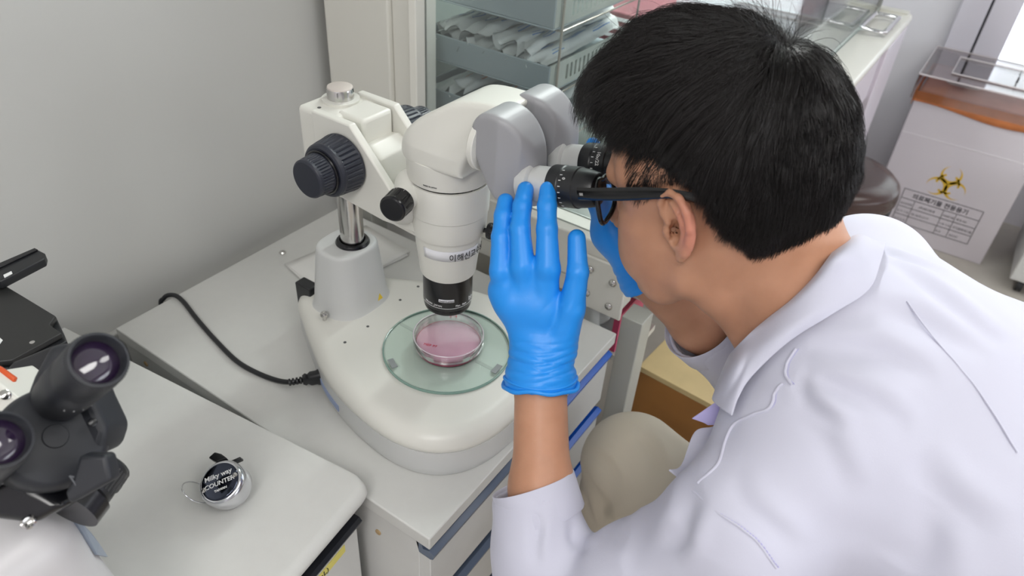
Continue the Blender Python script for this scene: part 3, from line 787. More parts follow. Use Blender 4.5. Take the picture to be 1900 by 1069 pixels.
for txt, sz, y in (('Milky way', 0.0066, 0.0040), ('COUNTER', 0.0060, -0.0035), ('TAIWAN', 0.0030, -0.0090)):
    text_obj('print', txt, sz, TC @ Matrix.Translation((0, y, 0.01425)), M_whiteprint, face, align='CENTER', bold=0.0001)
m = MB(); m.T = TC
m.box((0.003, 0.0195, -0.006), (0.018, 0.0220, 0.001)); 
o = m.build('lever', M_blackgloss, tc, False); bevel(o, 0.0008, 2)
m = MB(); m.T = TC; m.loft([[(-0.002, 0.019, -0.005), (0.008, 0.019, -0.005), (0.008, 0.023, 0.008), (-0.002, 0.023, 0.008)], [(-0.006, 0.026, -0.005), (0.003, 0.029, -0.005), (0.003, 0.030, 0.007), (-0.006, 0.027, 0.007)], [(-0.010, 0.031, -0.004), (-0.003, 0.034, -0.004), (-0.003, 0.035, 0.006), (-0.010, 0.032, 0.006)]])
o = m.build('thumb_button', M_blackgloss, tc, False); bevel(o, 0.0015, 2)
rc = TC @ Vector((-0.0280, 0.006, 0.001))
pts = [(rc.x + 0.0165 * (math.cos(q) * -0.62 + math.sin(q) * 0.66), rc.y + 0.0165 * (math.cos(q) * 0.45 + math.sin(q) * 0.72), TZ + 0.018 + 0.0165 * math.cos(q + 0.3)) for q in [2 * PI * k / 40 for k in range(40)]]
MB().tube(pts, 0.0008, 8, closed=True).build('finger_ring', M_chrome, tc, True, 60)

# ------------------------------------------------------------------ inverted microscope at the lower left
def ondepth(x, y, d):
    c = np.array([(x - 950) / FPX, (y - 534.5) / FPX, 1.0]) * d
    return CAMPOS + CM.T @ c
V3 = lambda a: (float(a[0]), float(a[1]), float(a[2]))
im = thing('inverted_microscope', 'black and white inverted microscope standing on the near worktop at the left', 'microscope', (0.08, 0.55, TZ))
M_lens = mat('purple coated eye lens', srgb(36, 20, 48), 0.04, 0.0, 0.9, coat=1.0)
M_rub = mat('matt black rubber', srgb(33, 35, 41), 0.5)
M_imw = mat('pale stand enamel', srgb(200, 198, 200), 0.35)
def ocular(px, d, back):
    a = ondepth(px[0], px[1], d); b_ = ondepth(back[0], back[1], d + 0.062)
    z = Vector(a - b_); L = z.length; T = axis(V3(b_), z)
    o = MB().lathe([(0.0150, -0.01), (0.0178, 0.0), (0.0180, L * 0.18), (0.0188, L * 0.2), (0.0190, L * 0.50), (0.0178, L * 0.53), (0.0178, L * 0.60), (0.0188, L * 0.63), (0.0190, L * 0.84), (0.0187, L * 0.95), (0.0178, L), (0.0162, L + 0.0002), (0.0150, L - 0.002), (0.0145, L - 0.006), (0.0143, L - 0.010)], T, 80, True, False).build('eyepiece', M_rub, im, True, 35)
    MB().lathe([(0.0144, L - 0.0085), (0.010, L - 0.0065), (0.005, L - 0.0054), (0.0, L - 0.0050)], T, 48, False, False).build('eye_lens', M_lens, o)
    m = MB()
    for i in range(60):
        q = 2 * PI * i / 60; m.box((-0.0004, -0.0004, 0), (0.0004, 0.0004, 0.0012), T @ axis((0.0183 * math.cos(q), 0.0183 * math.sin(q), L * 0.955), (0, 0, 1)))
    tag(m.build('rim_knurl', M_rub, o, False), kind='stuff')
    for i in range(7):
        q = 2.2 + i * 0.3
        MB().box((-0.00025, -0.0010, 0), (0.00025, 0.0010, 0.0002), T @ axis((0.0190 * math.cos(q), 0.0190 * math.sin(q), L * 0.36), (math.cos(q), math.sin(q), 0), (-math.sin(q), math.cos(q), 0))).build('scale_mark', M_whiteprint, o, False)
    return o
oc1 = ocular((184, 667), 0.455, (112, 735)); oc2 = ocular((2, 815), 0.445, (-50, 880))
# prism housing: round hinge disc, arms, hinge cover
hub = ondepth(100, 812, 0.515); nrm = Vector((CAMPOS - hub)).normalized(); nrm = (nrm + Vector((0.25, 0.0, 0.05))).normalized()
T = axis(V3(hub), nrm, (CM[0][0], CM[0][1], CM[0][2]))
disc = MB().lathe([(0.036, -0.03), (0.037, -0.006), (0.0365, -0.001), (0.034, 0.003), (0.031, 0.0045), (0.0, 0.005)], T, 72, True, False).build('hinge_disc', M_rub, im, True, 40)
MB().lathe([(0.0085, 0.0049), (0.0080, 0.0060), (0.0, 0.0062)], T, 40, False, False).build('hinge_cap', M_rub, disc)
def body_hull(name, pts, material, parent, thick, d, bev=0.004, dirv=None, flip=False):
    P = [Vector(V3(ondepth(x, y, d if not isinstance(d, (list, tuple)) else d[i]))) for i, (x, y) in enumerate(pts)]
    nn = (P[1] - P[0]).cross(P[2] - P[1]).normalized()
    if nn.dot(Vector(CAMPOS) - P[0]) < 0: nn = -nn
    A = [tuple(p) for p in P]; B = [tuple(p - nn * thick) for p in P]
    o = MB().loft([B, A]).build(name, material, parent, False); bevel(o, bev, 4); return o
body_hull('hinge_cover', [(146, 845), (196, 845), (206, 893), (128, 937), (118, 915), (132, 893)], M_rub, im, 0.014, 0.492, 0.003)
hc = text_obj('maker_print', 'Nikon', 0.0115, axis(V3(ondepth(137, 903, 0.4912)), nrm, V3(ondepth(190, 872, 0.4905) - ondepth(137, 903, 0.4912))), mat('raised black print', srgb(60, 62, 70), 0.35), im, extrude=0.0004)
body_hull('binocular_arm', [(58, 700), (90, 640), (130, 640), (172, 745), (198, 800), (186, 842), (120, 870), (40, 860), (28, 780)], M_rub, im, 0.035, 0.527, 0.006)
body_hull('binocular_arm', [(-60, 840), (20, 860), (60, 905), (120, 940), (60, 975), (-60, 960)], M_blackgloss, im, 0.04, 0.51, 0.006)
MB().lathe([(0.0030, 0), (0.0030, 0.002), (0.0018, 0.0024)], axis(V3(ondepth(171, 784, 0.513)), nrm), 16).build('set_screw', M_blackgloss, im)
# focus knobs on the right flank
kd = Vector((0.93, 0.32, 0.12)).normalized()
def kn(px, d, r, L, nm='focus_knob', par=im):
    return MB().loft(ribbed(r, r * 0.96, L, 34, 0.0010, 4, 0.003), axis(V3(ondepth(px[0], px[1], d)), kd, (0, 0, 1))).build(nm, M_black, par, True, 25)
k1 = kn((150, 915), 0.56, 0.021, 0.030); kn((178, 898), 0.575, 0.0175, 0.020, 'fine_focus_knob', k1)
MB().lathe([(0.024, -0.014), (0.024, 0.0), (0.020, 0.001)], axis(V3(ondepth(150, 915, 0.56)), kd), 48).build('knob_collar', M_blackgloss, k1)
kn((150, 815), 0.60, 0.019, 0.024)
# white body
F = Field((-0.12, 0.24, TZ), (0.24, 0.80, 1.16), 0.004)
pb = [ondepth(20, 985, 0.50), ondepth(60, 1060, 0.50)]
c0 = ondepth(8, 1008, 0.56)
def rbox(x0, x1, y0, y1, z0, z1, r, lean=0.0, k=0.02):
    def fn(X, Y, Z):
        hx, hy_, hz = (x1 - x0) / 2 - r, (y1 - y0) / 2 - r, (z1 - z0) / 2 - r
        t = np.clip((z1 - Z) / (z1 - z0), 0, 1)
        qx = np.abs(X - (x0 + x1) / 2) - hx - 0.022 * t; qy = np.abs(Y - (y0 + y1) / 2 + lean * t) - hy_; qz = np.abs(Z - (z0 + z1) / 2) - hz
        return np.sqrt(np.maximum(qx, 0) ** 2 + np.maximum(qy, 0) ** 2 + np.maximum(qz, 0) ** 2) + np.minimum(np.maximum(qx, np.maximum(qy, qz)), 0) - r
    F.op(fn, (x0 - 0.03, y0 - abs(lean), z0), (x1 + 0.03, y1 + abs(lean), z1), k)
rbox(c0[0] - 0.048, c0[0] + 0.040, c0[1] - 0.045, c0[1] + 0.06, TZ + 0.002, c0[2] + 0.030, 0.034, 0.015)
rbox(c0[0] - 0.055, c0[0] + 0.048, c0[1] - 0.06, 0.76, TZ + 0.002, 0.860, 0.022)
F.op(lambda X, Y, Z: (Z - (TZ + 0.002)) + 0 * X + 0 * Y, (-0.12, 0.24, TZ - 0.05), (0.24, 0.80, TZ + 0.01), 0, 'sub')
F.F[:, :, 0] = 1.0
V, Q = F.mesh(); V = relax(V, Q, 2); mesh_obj('body', V, Q, M_imw, im)
def ray_on(VV, px, py):
    dr = CM.T @ np.array([(px - 950) / FPX, (py - 534.5) / FPX, 1.0]); dr = dr / np.linalg.norm(dr)
    q_ = VV - CAMPOS; tt_ = q_ @ dr; of_ = np.linalg.norm(q_ - tt_[:, None] * dr, axis=1); j_ = np.argmin(of_ + 0.05 * tt_ + (tt_ < 0.2)); return CAMPOS + dr * (tt_[j_] - 0.001)
bp_ = [ray_on(V, x, y) for x, y in [(134, 966), (146, 970), (165, 990), (180, 1010), (196, 1034), (176, 1030), (160, 1005), (146, 985)]]
o = mesh_obj('body_badge', [tuple(p) for p in bp_], [tuple(range(8))], mat('silver blue badge', srgb(150, 160, 175), 0.3, 0.4), im, False); md = o.modifiers.new('s', 'SOLIDIFY'); md.thickness = 0.002
MB().lathe([(0.0048, -0.002), (0.0048, 0.001), (0.0036, 0.0018), (0.0014, 0.0010)], axis(V3(ondepth(52, 970, 0.508)), nrm), 20).build('screw', M_steel, im)
# stage
pz = 0.985
def ozp(x, y, z):
    c = CM.T @ np.array([(x - 950) / FPX, (y - 534.5) / FPX, 1.0]); t = (z - CAMPOS[2]) / c[2]; return V3(CAMPOS + c * t)
def plate(name, pts, z, th, material, bev=0.001):
    P = [ozp(x, y, z) for x, y in pts]
    o = MB().loft([[(x, y, z - th) for x, y, _ in P], [(x, y, z) for x, y, _ in P]]).build(name, material, im, False); bevel(o, bev, 2); return o
M_stage = mat('anodised black stage', srgb(34, 34, 34), 0.38)
plate('stage', [(4, 526), (103, 586), (92, 602), (114, 618), (22, 668), (-190, 690), (-170, 560)], pz, 0.007, M_stage)
plate('stage_bracket', [(103, 586), (119, 620), (124, 633), (30, 682), (-60, 690), (-60, 640), (90, 602)], pz - 0.008, 0.020, M_black)
MB().lathe([(0.0026, 0), (0.0026, 0.0008), (0.0012, 0.0012)], axis(ozp(60, 636, pz), (0, 0, 1)), 16).build('screw', M_steel, im)
o = plate('slide_holder', [(-20, 500), (66, 461), (84, 470), (82, 480), (0, 522), (-30, 520)], pz + 0.012, 0.011, M_black, 0.0015)
plate('holder_rail', [(-20, 496), (64, 460), (70, 463), (-15, 503)], pz + 0.014, 0.002, M_blackgloss, 0.0003)
plate('white_mark', [(6, 510), (21, 503), (23, 507), (8, 515)], pz + 0.0132, 0.001, M_whiteprint, 0.0001)
plate('white_mark', [(-3, 624), (5, 631), (0, 638), (-8, 632)], pz + 0.0006, 0.0005, M_whiteprint, 0.0001)
# parts below the stage: condenser turret column, white block, orange filter
o = body_hull('nosepiece_block', [(22, 672), (100, 640), (100, 720), (60, 790), (30, 770), (-20, 720)], M_black, im, 0.05, 0.66, 0.004)
o = body_hull('arm_block', [(-30, 690), (38, 742), (30, 770), (-30, 770)], M_msw, im, 0.06, 0.585, 0.003)
o = body_hull('colour_filter', [(-20, 672), (0, 682), (28, 702), (22, 716), (-20, 704)], mat('orange filter', srgb(206, 84, 40), 0.2), im, 0.004, 0.60, 0.001); o['label'] = 'orange filter slide'
MB().lathe([(0.0042, 0), (0.0042, 0.0012), (0.0030, 0.0018)], axis(V3(ondepth(9, 733, 0.583)), nrm), 20).build('screw', M_steel, im)
o = MB().box((0.075, 0.66, TZ + 0.001), (0.16, 0.88, 0.958)).build('stand_column', M_black, im, False); bevel(o, 0.008, 3)

# ------------------------------------------------------------------ clean bench behind
M_ben = mat('bench cream enamel', srgb(222, 220, 212), 0.35)
M_benl = mat('bench lilac panel', srgb(214, 206, 216), 0.4)
M_bing = mat('bench interior', srgb(176, 188, 182), 0.3)
M_sill = mat('white sill', srgb(236, 234, 226), 0.25)
M_bglass = clear('tinted side glass', (0.93, 0.955, 0.95), 0.04, 0.01)
BXE = 2.75; SZ = 0.88
cb = thing('clean_bench', 'cream clean bench with glass side and white sill behind the person', 'clean bench', (1.8, 0.65, 0))
def cbox(name, a, b_, material, bev=0.003, parent=cb):
    o = MB().box(a, b_).build(name, material, parent, False)
    if bev: bevel(o, bev, 3)
    return o
cbox('side_post', (0.895, 0.826, 0.78), (0.955, 0.972, 2.1), M_ben)
cbox('side_post', (0.905, 0.785, 0.88), (0.955, 0.826, 2.1), M_ben)
cbox('side_post', (0.898, 0.769, 0.88), (0.950, 0.785, 2.1), M_sill, 0.002)
cbox('side_rail', (0.900, 0.345, 0.800), (0.955, 0.972, 0.884), M_ben)
cbox('lower_rail', (0.904, 0.345, 0.762), (0.952, 0.972, 0.798), M_ben)
bp = cbox('corner_bracket', (0.894, 0.337, 0.757), (0.900, 0.424, 0.858), M_ben, 0.0025)
for y, z in ((0.403, 0.834), (0.360, 0.826), (0.403, 0.786), (0.360, 0.778)):
    MB().lathe([(0.0068, 0), (0.0066, 0.0018), (0.0045, 0.0038), (0.0020, 0.0044), (0.0018, 0.003)], axis((0.894, y, z), (-1, 0, 0)), 24).build('bolt', M_steel, bp)
for (x, y) in ((0.905, 0.300), (0.905, 0.90)):
    cbox('leg', (x, y, 0.0), (x + 0.045, y + 0.038, 0.762 if y < 0.5 else 0.775), mat('shaded leg enamel', srgb(178, 179, 172), 0.4), 0.002)  # darker than the bench enamel, the leg's shade put into the colour
cbox('work_surface', (0.957, 0.31, 0.866), (BXE - 0.03, 0.90, 0.884), mat('steel work surface', srgb(170, 176, 172), 0.3, 0.6), 0.001)
cbox('back_panel', (0.957, 0.90, 0.70), (BXE, 0.93, 2.1), M_bing, 0)
cbox('end_panel', (BXE - 0.035, 0.26, 0.885), (BXE, 0.899, 0.90), M_ben, 0.002)
# front sill, lower fascia
prof = [(0.345, 0.86), (0.345, 0.888), (0.262, 0.893), (0.252, 0.889), (0.247, 0.878), (0.250, 0.862), (0.262, 0.855)]
MB().loft([[(x, y, z) for y, z in prof] for x in (0.96, BXE)]).build('sill', M_sill, cb, True, 40)
cbox('front_fascia', (0.99, 0.262, 0.70), (2.44, 0.285, 0.856), M_benl)
cbox('side_pedestal', (2.44, 0.250, 0.02), (BXE, 0.88, 0.856), M_benl)
cbox('under_tray', (0.99, 0.30, 0.74), (BXE - 0.05, 0.88, 0.76), M_ben, 0.001)
# glass: side pane (with its steel grip) and sliding front pane
g1 = MB().box((0.920, 0.350, 0.884), (0.925, 0.769, 2.05)).build('side_glass', M_bglass, cb, False)
g2 = MB().box((0.93, 0.352, 0.896), (BXE - 0.04, 0.357, 1.5)).build('front_glass', clear('front glass', (0.94, 0.96, 0.955), 0.05, 0.01), cb, False)
MB().box((BXE - 0.04, 0.346, 0.89), (BXE - 0.03, 0.36, 2.05)).build('glass_frame', M_steel, cb, False)
MB().box((BXE - 0.012, 0.37, 0.90), (BXE - 0.008, 0.88, 2.0)).build('end_glass', M_bglass, cb, False)
# steel grip on the sill
def grip(x, y):
    p = catmull([(x - 0.10, y - 0.028, 0.905), (x - 0.085, y - 0.034, 0.906), (x + 0.085, y - 0.034, 0.906), (x + 0.10, y - 0.028, 0.906), (x + 0.10, y + 0.028, 0.906), (x + 0.085, y + 0.034, 0.906), (x - 0.085, y + 0.034, 0.906), (x - 0.10, y + 0.028, 0.905)], 5)
    m = MB().tube(p, 0.007, 12, closed=True); o = m.build('grip', M_chrome, cb, True, 60)
    m = MB().tube([(x, y - 0.034, 0.892), (x, y - 0.034, 0.906)], 0.006, 10); m.tube([(x, y + 0.034, 0.892), (x, y + 0.034, 0.906)], 0.006, 10)
    m.build('grip_stud', M_chrome, o, True)
grip(2.50, 0.305); grip(1.55, 0.305)

# ------------------------------------------------------------------ document trays inside with sterile packets
M_tray = mat('grey translucent plastic', srgb(158, 170, 176), 0.35)
M_tray2 = mat('pale grey tray end', srgb(186, 192, 186), 0.4)
M_wire = mat('steel wire', srgb(175, 168, 160), 0.3, 0.8)
TX0, TX1, TY0, TY1 = 1.0, 1.32, 0.575, 0.850
def trayz(z0, z1, label):
    t = thing('letter_tray', label, 'letter tray', (TX0, TY0, z0), 'stacked letter trays in the clean bench')
    th = 0.0035; m = MB()
    m.box((TX0, TY0, z0), (TX1, TY1, z0 + th)); m.box((TX0, TY0, z0 + th), (TX0 + th, TY1, z1)); m.box((TX0 + th, TY1 - th, z0 + th), (TX1, TY1, z1))
    o = m.build('tray', M_tray, t, False); bevel(o, 0.0025, 3)
    # the slotted front end
    m = MB(); y0 = TY0
    m.box((TX0 + th, y0, z0 + th), (TX1, y0 + th, z0 + 0.013)); m.box((TX0 + th, y0, z1 - 0.010), (TX1, y0 + th, z1))
    xs = [TX0 + th, TX0 + 0.055] + [TX0 + 0.055 + 0.0145 * i for i in range(1, 15)]
    m.box((TX0 + th, y0, z0 + 0.013), (TX0 + 0.055, y0 + th, z1 - 0.010))
    for i in range(14): m.box((TX0 + 0.0615 + 0.0145 * i, y0, z0 + 0.013), (TX0 + 0.0695 + 0.0145 * i, y0 + th, z1 - 0.010))
    m.box((TX0 + 0.0615 + 0.0145 * 14, y0, z0 + 0.013), (TX1, y0 + th, z1 - 0.010))
    o = m.build('slotted_end', M_tray2, t, False)
    return t
trs = [trayz(1.155, 1.206, 'topmost grey letter tray of the stack in the clean bench'),
       trayz(1.050, 1.098, 'middle grey letter tray heaped with white sterile packets'),
       trayz(0.950, 0.998, 'lowest grey letter tray holding packets with orange print')]
rack = MB()
for x in (TX0 + 0.02, TX1 - 0.02):
    for y in (TY0 - 0.004, TY1 + 0.004):
        rack.tube([(x, y, 0.8845), (x, y, 1.26)], 0.0022, 8)
for z in (0.946, 1.046, 1.151):
    for y in (TY0 - 0.004, TY1 + 0.004): rack.tube([(TX0 + 0.02, y, z), (TX1 - 0.02, y, z)], 0.0018, 6)
    for x in (TX0 + 0.02, TX1 - 0.02): rack.tube([(x, TY0 - 0.004, z), (x, TY1 + 0.004, z)], 0.0018, 6)
o = rack.build('tray_rack', M_wire, None, True)
tag(o, 'thin steel wire rack that carries the letter trays in the clean bench', 'wire rack')
M_film = mat('crinkled paper film', srgb(226, 230, 230), 0.35, bump=0.25, bscale=60)
M_blueink = mat('blue print', srgb(110, 150, 205), 0.5)
M_orink = mat('orange print', srgb(222, 160, 130), 0.5)
rng = random.Random(5)
def packet(x0, y, z, L, w, ang, ink, label, grp, tilt=0.0, roll=0.0, crease=0.006, seed=0, dig='25'):
    r_ = random.Random(seed); nx, ny = 22, 9; vs = []; fs = []
    ca, sa = math.cos(ang), math.sin(ang)
    ph = [r_.uniform(0, 6) for _ in range(6)]
    for side in (0, 1):
        for i in range(nx + 1):
            u = i / nx
            flare = math.exp(-u / 0.10)
            for j in range(ny + 1):
                v = j / ny - 0.5
                puff = (1 - (2 * v) ** 2) * (0.0100 * min(1, u / 0.10) + 0.0012)
                zz = (puff if side else -puff * 0.35) + crease * flare * math.sin(ph[0] + 7 * v + 9 * u) + 0.0012 * math.sin(30 * u + ph[1] + 5 * v)
                zz += 0.006 * flare * (-1 if ph[3] > 3 else 1) * v * 2
                xx = u * L + 0.010 * flare * math.sin(ph[2] + 5 * v); yy = v * w * (1 + 0.25 * flare * math.sin(ph[4]))
                yr = yy * math.cos(roll) - zz * math.sin(roll); zr = yy * math.sin(roll) + zz * math.cos(roll)
                vs.append((x0 + xx * ca - yr * sa, y + xx * sa + yr * ca, z + zr + tilt * xx))
    k = (nx + 1) * (ny + 1)
    for i in range(nx):
        for j in range(ny):
            a = i * (ny + 1) + j; q = (a, a + ny + 1, a + ny + 2, a + 1)
            fs.append(q[::-1] if True else q); fs.append(tuple(k + t for t in q))
    for i in range(nx):
        a = i * (ny + 1); fs.append((a, a + ny + 1, k + a + ny + 1, k + a)[::-1]); a += ny; fs.append((a, a + ny + 1, k + a + ny + 1, k + a))
    o = mesh_obj('pipette_packet', vs, fs, M_film, None, True)
    tag(o, label, 'sterile packet', grp)
    # printed lines
    m = MB()
    def pt(u, v):
        i = min(nx - 1, int(u * nx)); j = min(ny - 1, int((v + 0.5) * ny)); fu = u * nx - i; fv = (v + 0.5) * ny - j
        g = lambda a, c: np.array(vs[k + a * (ny + 1) + c])
        p = g(i, j) * (1 - fu) * (1 - fv) + g(i + 1, j) * fu * (1 - fv) + g(i + 1, j + 1) * fu * fv + g(i, j + 1) * (1 - fu) * fv
        return (p[0], p[1], p[2] + 0.0006)
    for (u0, u1, v0, dv) in ((0.16, 0.30, -0.22, 0.05), (0.18, 0.27, -0.06, 0.04), (0.35, 0.62, 0.12, 0.05), (0.37, 0.58, 0.24, 0.03), (0.66, 0.9, -0.2, 0.06), (0.68, 0.85, -0.05, 0.03)):
        st = 6
        rr_ = [[pt(u0 + (u1 - u0) * q / st, v0), pt(u0 + (u1 - u0) * q / st, v0 + dv)] for q in range(st + 1)]
        vv = [p for r in rr_ for p in r]; m.add(vv, [(2 * q, 2 * q + 2, 2 * q + 3, 2 * q + 1) for q in range(st)])
    pr = m.build('print', ink, o, False); tag(pr, kind='stuff')
    return o
ORD = ['first', 'second', 'third', 'fourth', 'fifth', 'sixth', 'seventh', 'eighth', 'ninth']
for i in range(15):
    row = 0 if i < 8 else 1; q = i if row == 0 else i - 8
    yy = TY1 - 0.026 - (q + 0.45 * row) * 0.030 - rng.uniform(-0.003, 0.003)
    packet(TX0 + 0.012 + rng.uniform(-0.005, 0.005), yy, 1.086 + row * 0.022 + 0.004 * (i % 2), 0.305, 0.033, rng.uniform(-0.05, 0.05), M_blueink,
           'blue-printed white packet, %s from the wall, %s layer of the middle tray' % (ORD[q], 'upper' if row else 'lower'), 'sterile packets in the middle tray', rng.uniform(-0.02, 0.02), rng.uniform(-0.35, 0.35), 0.008, i + 3)
for i in range(9):
    packet(TX0 + 0.012 + rng.uniform(-0.006, 0.006), TY1 - 0.030 - i * 0.027, 0.985 + 0.011 * (i % 3), 0.30, 0.036, rng.uniform(-0.06, 0.06), M_orink,
           'white packet with orange print, %s from the wall in the lowest letter tray' % ORD[i], 'sterile packets in the lowest tray', 0, rng.uniform(-0.3, 0.3), 0.007, i + 40)
# further things inside the bench, right of the trays
o = MB().box((1.62, 0.60, 0.8845), (1.85, 0.86, 1.02)).build('pipette_box', mat('red striped carton', srgb(120, 66, 74), 0.6, noise=0.2, nscale=20), None, False)
m2 = MB()
for i in range(6): m2.box((1.6185, 0.5985, 0.90 + i * 0.02), (1.85, 0.6005, 0.908 + i * 0.02)); m2.box((1.6185, 0.6005, 0.90 + i * 0.02), (1.6205, 0.86, 0.908 + i * 0.02))
m2.build('white_stripe', M_label, o, False)
tag(o, 'faded red striped carton standing inside the clean bench beyond the trays', 'carton')
bevel(o, 0.003, 2)
bk = mat('brown book cloth', srgb(128, 78, 62), 0.6)
for i in range(4):
    z = 0.8845 + i * 0.022
    o = MB().box((2.50 + 0.006 * (i % 2), 0.50, z), (2.66 + 0.010 * (i % 3), 0.74, z + 0.021)).build('stacked_box', bk, None, False); bevel(o, 0.002, 2)
    tag(o, ['brown box at the bottom of the small stack inside the clean bench', 'brown box second from the bottom of the stack in the bench', 'brown box second from the top of the stack in the bench', 'brown box on top of the small stack in the bench'][i], 'box', 'brown boxes in the clean bench')

# ------------------------------------------------------------------ things under and beyond the bench
M_wood = mat('varnished plywood', srgb(176, 124, 70), 0.4, noise=0.13, nscale=9)
M_woodtop = mat('pale plywood', srgb(222, 200, 150), 0.5, noise=0.06, nscale=14)  # top board drawn paler than the box body
wb = thing('wooden_box', 'brown varnished wooden box with pale top on the floor under the bench', 'wooden box', (1.25, 0.28, 0))
WT = Matrix.Translation((1.149, 0.368, 0)) @ Matrix.Rotation(math.radians(-4), 4, 'Z')
m = MB(); m.T = WT; m.box((0, -0.24, 0.0), (0.30, 0, 0.438)); o = m.build('box_body', M_wood, wb, False); bevel(o, 0.0015, 2)
m = MB(); m.T = WT; m.box((-0.001, -0.242, 0.4385), (0.302, 0.001, 0.452)); o = m.build('box_top', M_woodtop, wb, False); bevel(o, 0.001, 2)
o = MB().box((0.992, 0.372, 0.600), (1.10, 0.384, 0.690)).build('folder', mat('pink card', srgb(212, 80, 120), 0.5), None, False)
tag(o, 'pink card folder standing behind the bench leg under the clean bench', 'folder')
# stand that carries the folder: a low shelf under the bench
sh = MB(); sh.box((0.985, 0.345, 0.585), (1.12, 0.88, 0.599)); o = sh.build('shelf_board', M_ben, cb, False)
n = 10; vs = []
for i in range(n + 1):
    for j in range(n + 1):
        u, v = i / n, j / n
        vs.append((0.989 + 0.09 * u, 0.392 + 0.11 * v, 0.672 + 0.008 * math.sin(5 * u + 3 * v) + 0.006 * math.sin(9 * v + 4 * u)))
fs = [(i * (n + 1) + j, (i + 1) * (n + 1) + j, (i + 1) * (n + 1) + j + 1, i * (n + 1) + j + 1) for i in range(n) for j in range(n)]
o = mesh_obj('plastic_wrap', vs, fs, M_film); md = o.modifiers.new('s', 'SOLIDIFY'); md.thickness = 0.055; md.offset = -1
tag(o, 'crumpled white plastic wrap lying beneath the riveted bench bracket', 'plastic wrap')

# ------------------------------------------------------------------ stool, medical waste box, white cabinet
st = thing('stool', 'round brown leather stool between the clean bench and the waste box', 'stool', (2.26, 0.25, 0))
M_leather = mat('dark brown leatherette', srgb(66, 46, 42), 0.24, bump=0.15, bscale=220)
TS = axis((2.255, 0.245, 0), (0, 0, 1))
MB().lathe([(0.165, 0.450), (0.182, 0.456), (0.188, 0.475), (0.188, 0.492), (0.184, 0.500), (0.186, 0.504), (0.183, 0.515), (0.168, 0.528), (0.12, 0.536), (0.0, 0.539)], TS, 80, True, False).build('seat', M_leather, st, True, 60)
MB().lathe([(0.176, 0.440), (0.184, 0.442), (0.184, 0.452), (0.170, 0.454)], TS, 80).build('seat_base', M_black, st)
MB().lathe([(0.028, 0.07), (0.028, 0.30), (0.018, 0.302), (0.018, 0.44)], TS, 24).build('column', M_chrome, st)
for i in range(5):
    a = i * 2 * PI / 5 + 0.3
    l_ = MB().tube([(2.255 + 0.02 * math.cos(a), 0.245 + 0.02 * math.sin(a), 0.09), (2.255 + 0.24 * math.cos(a), 0.245 + 0.24 * math.sin(a), 0.06)], 0.014, 10).build('leg', M_chrome, st)
    MB().lathe([(0.025, -0.01), (0.025, 0.01)], axis((2.255 + 0.235 * math.cos(a), 0.245 + 0.235 * math.sin(a), 0.0255), (-math.sin(a), math.cos(a), 0)), 20).build('caster', M_black, l_)
WX, WY0, WY1, WH = 3.0, -0.285, 0.162, 0.56
M_card = mat('white corrugated card', srgb(214, 208, 214), 0.7, noise=0.02, nscale=5)
wbx = thing('medical_waste_box', 'white cardboard medical waste box with yellow biohazard symbol by the window', 'waste box', (3.18, -0.06, 0))
o = MB().box((WX, WY0, 0), (WX + 0.38, WY1, WH)).build('carton', M_card, wbx, False); bevel(o, 0.003, 2)
carton = o
MB().box((WX - 0.0012, WY0 + 0.002, 0.425), (WX + 0.0005, WY1 - 0.002, 0.428)).build('fold_line', mat('card fold', srgb(232, 228, 232), 0.7), carton, False)
M_orange = mat('orange waste bag', srgb(240, 150, 92), 0.35, noise=0.12, nscale=14)
m = MB(); y0, y1, x0, x1 = WY0 - 0.006, WY1 + 0.006, WX - 0.006, WX + 0.386
N = 40; lo = []; hi = []
def per(t, e):
    P = [(x0 - e, y1 + e), (x0 - e, y0 - e), (x1 + e, y0 - e), (x1 + e, y1 + e)]
    i = int(t * 4) % 4; f = t * 4 - int(t * 4); a, b2 = P[i], P[(i + 1) % 4]; return (a[0] + (b2[0] - a[0]) * f, a[1] + (b2[1] - a[1]) * f)
for k in range(N * 4):
    t = k / (N * 4); a = per(t, 0.001 * math.sin(40 * t)); lo.append((a[0], a[1], 0.541 + 0.010 * math.sin(23 * t + 1))); b2 = per(t, 0.002); hi.append((b2[0], b2[1], 0.588))
m.loft([lo, hi], None, False, False); md_ = m.build('waste_bag', M_orange, wbx, True, 60); md_.modifiers.new('s', 'SOLIDIFY').thickness = 0.0015
# bag folded over inside the lid
m = MB(); m.box((WX + 0.004, WY0 + 0.006, WH + 0.001), (WX + 0.376, WY1 - 0.006, 0.590)); o = m.build('bag_fold', mat('pale orange bag fold', srgb(226, 176, 160), 0.4, noise=0.12, nscale=10), wbx, False); bevel(o, 0.01, 3)
M_lid = clear('clear lid plastic', (0.93, 0.90, 0.91), 0.10, 0.06, 0.6)
a = (WX - 0.016, WY0 - 0.016); b2 = (WX + 0.396, WY1 + 0.016)
m = MB(); th = 0.002
m.box((a[0], a[1], 0.648), (b2[0], b2[1], 0.650)); m.box((a[0], a[1], 0.560), (a[0] + th, b2[1], 0.648)); m.box((b2[0] - th, a[1], 0.560), (b2[0], b2[1], 0.648))
m.box((a[0], a[1], 0.560), (b2[0], a[1] + th, 0.648)); m.box((a[0], b2[1] - th, 0.560), (b2[0], b2[1], 0.648))
lidb = m.build('lid', M_lid, wbx, False)
M_lidedge = mat('lid edge bead', srgb(222, 214, 216), 0.2)
m = MB(); m.tube([(a[0], a[1], 0.649), (b2[0], a[1], 0.649), (b2[0], b2[1], 0.649), (a[0], b2[1], 0.649)], 0.003, 8, closed=True); m.build('lid_edge', M_lidedge, lidb)
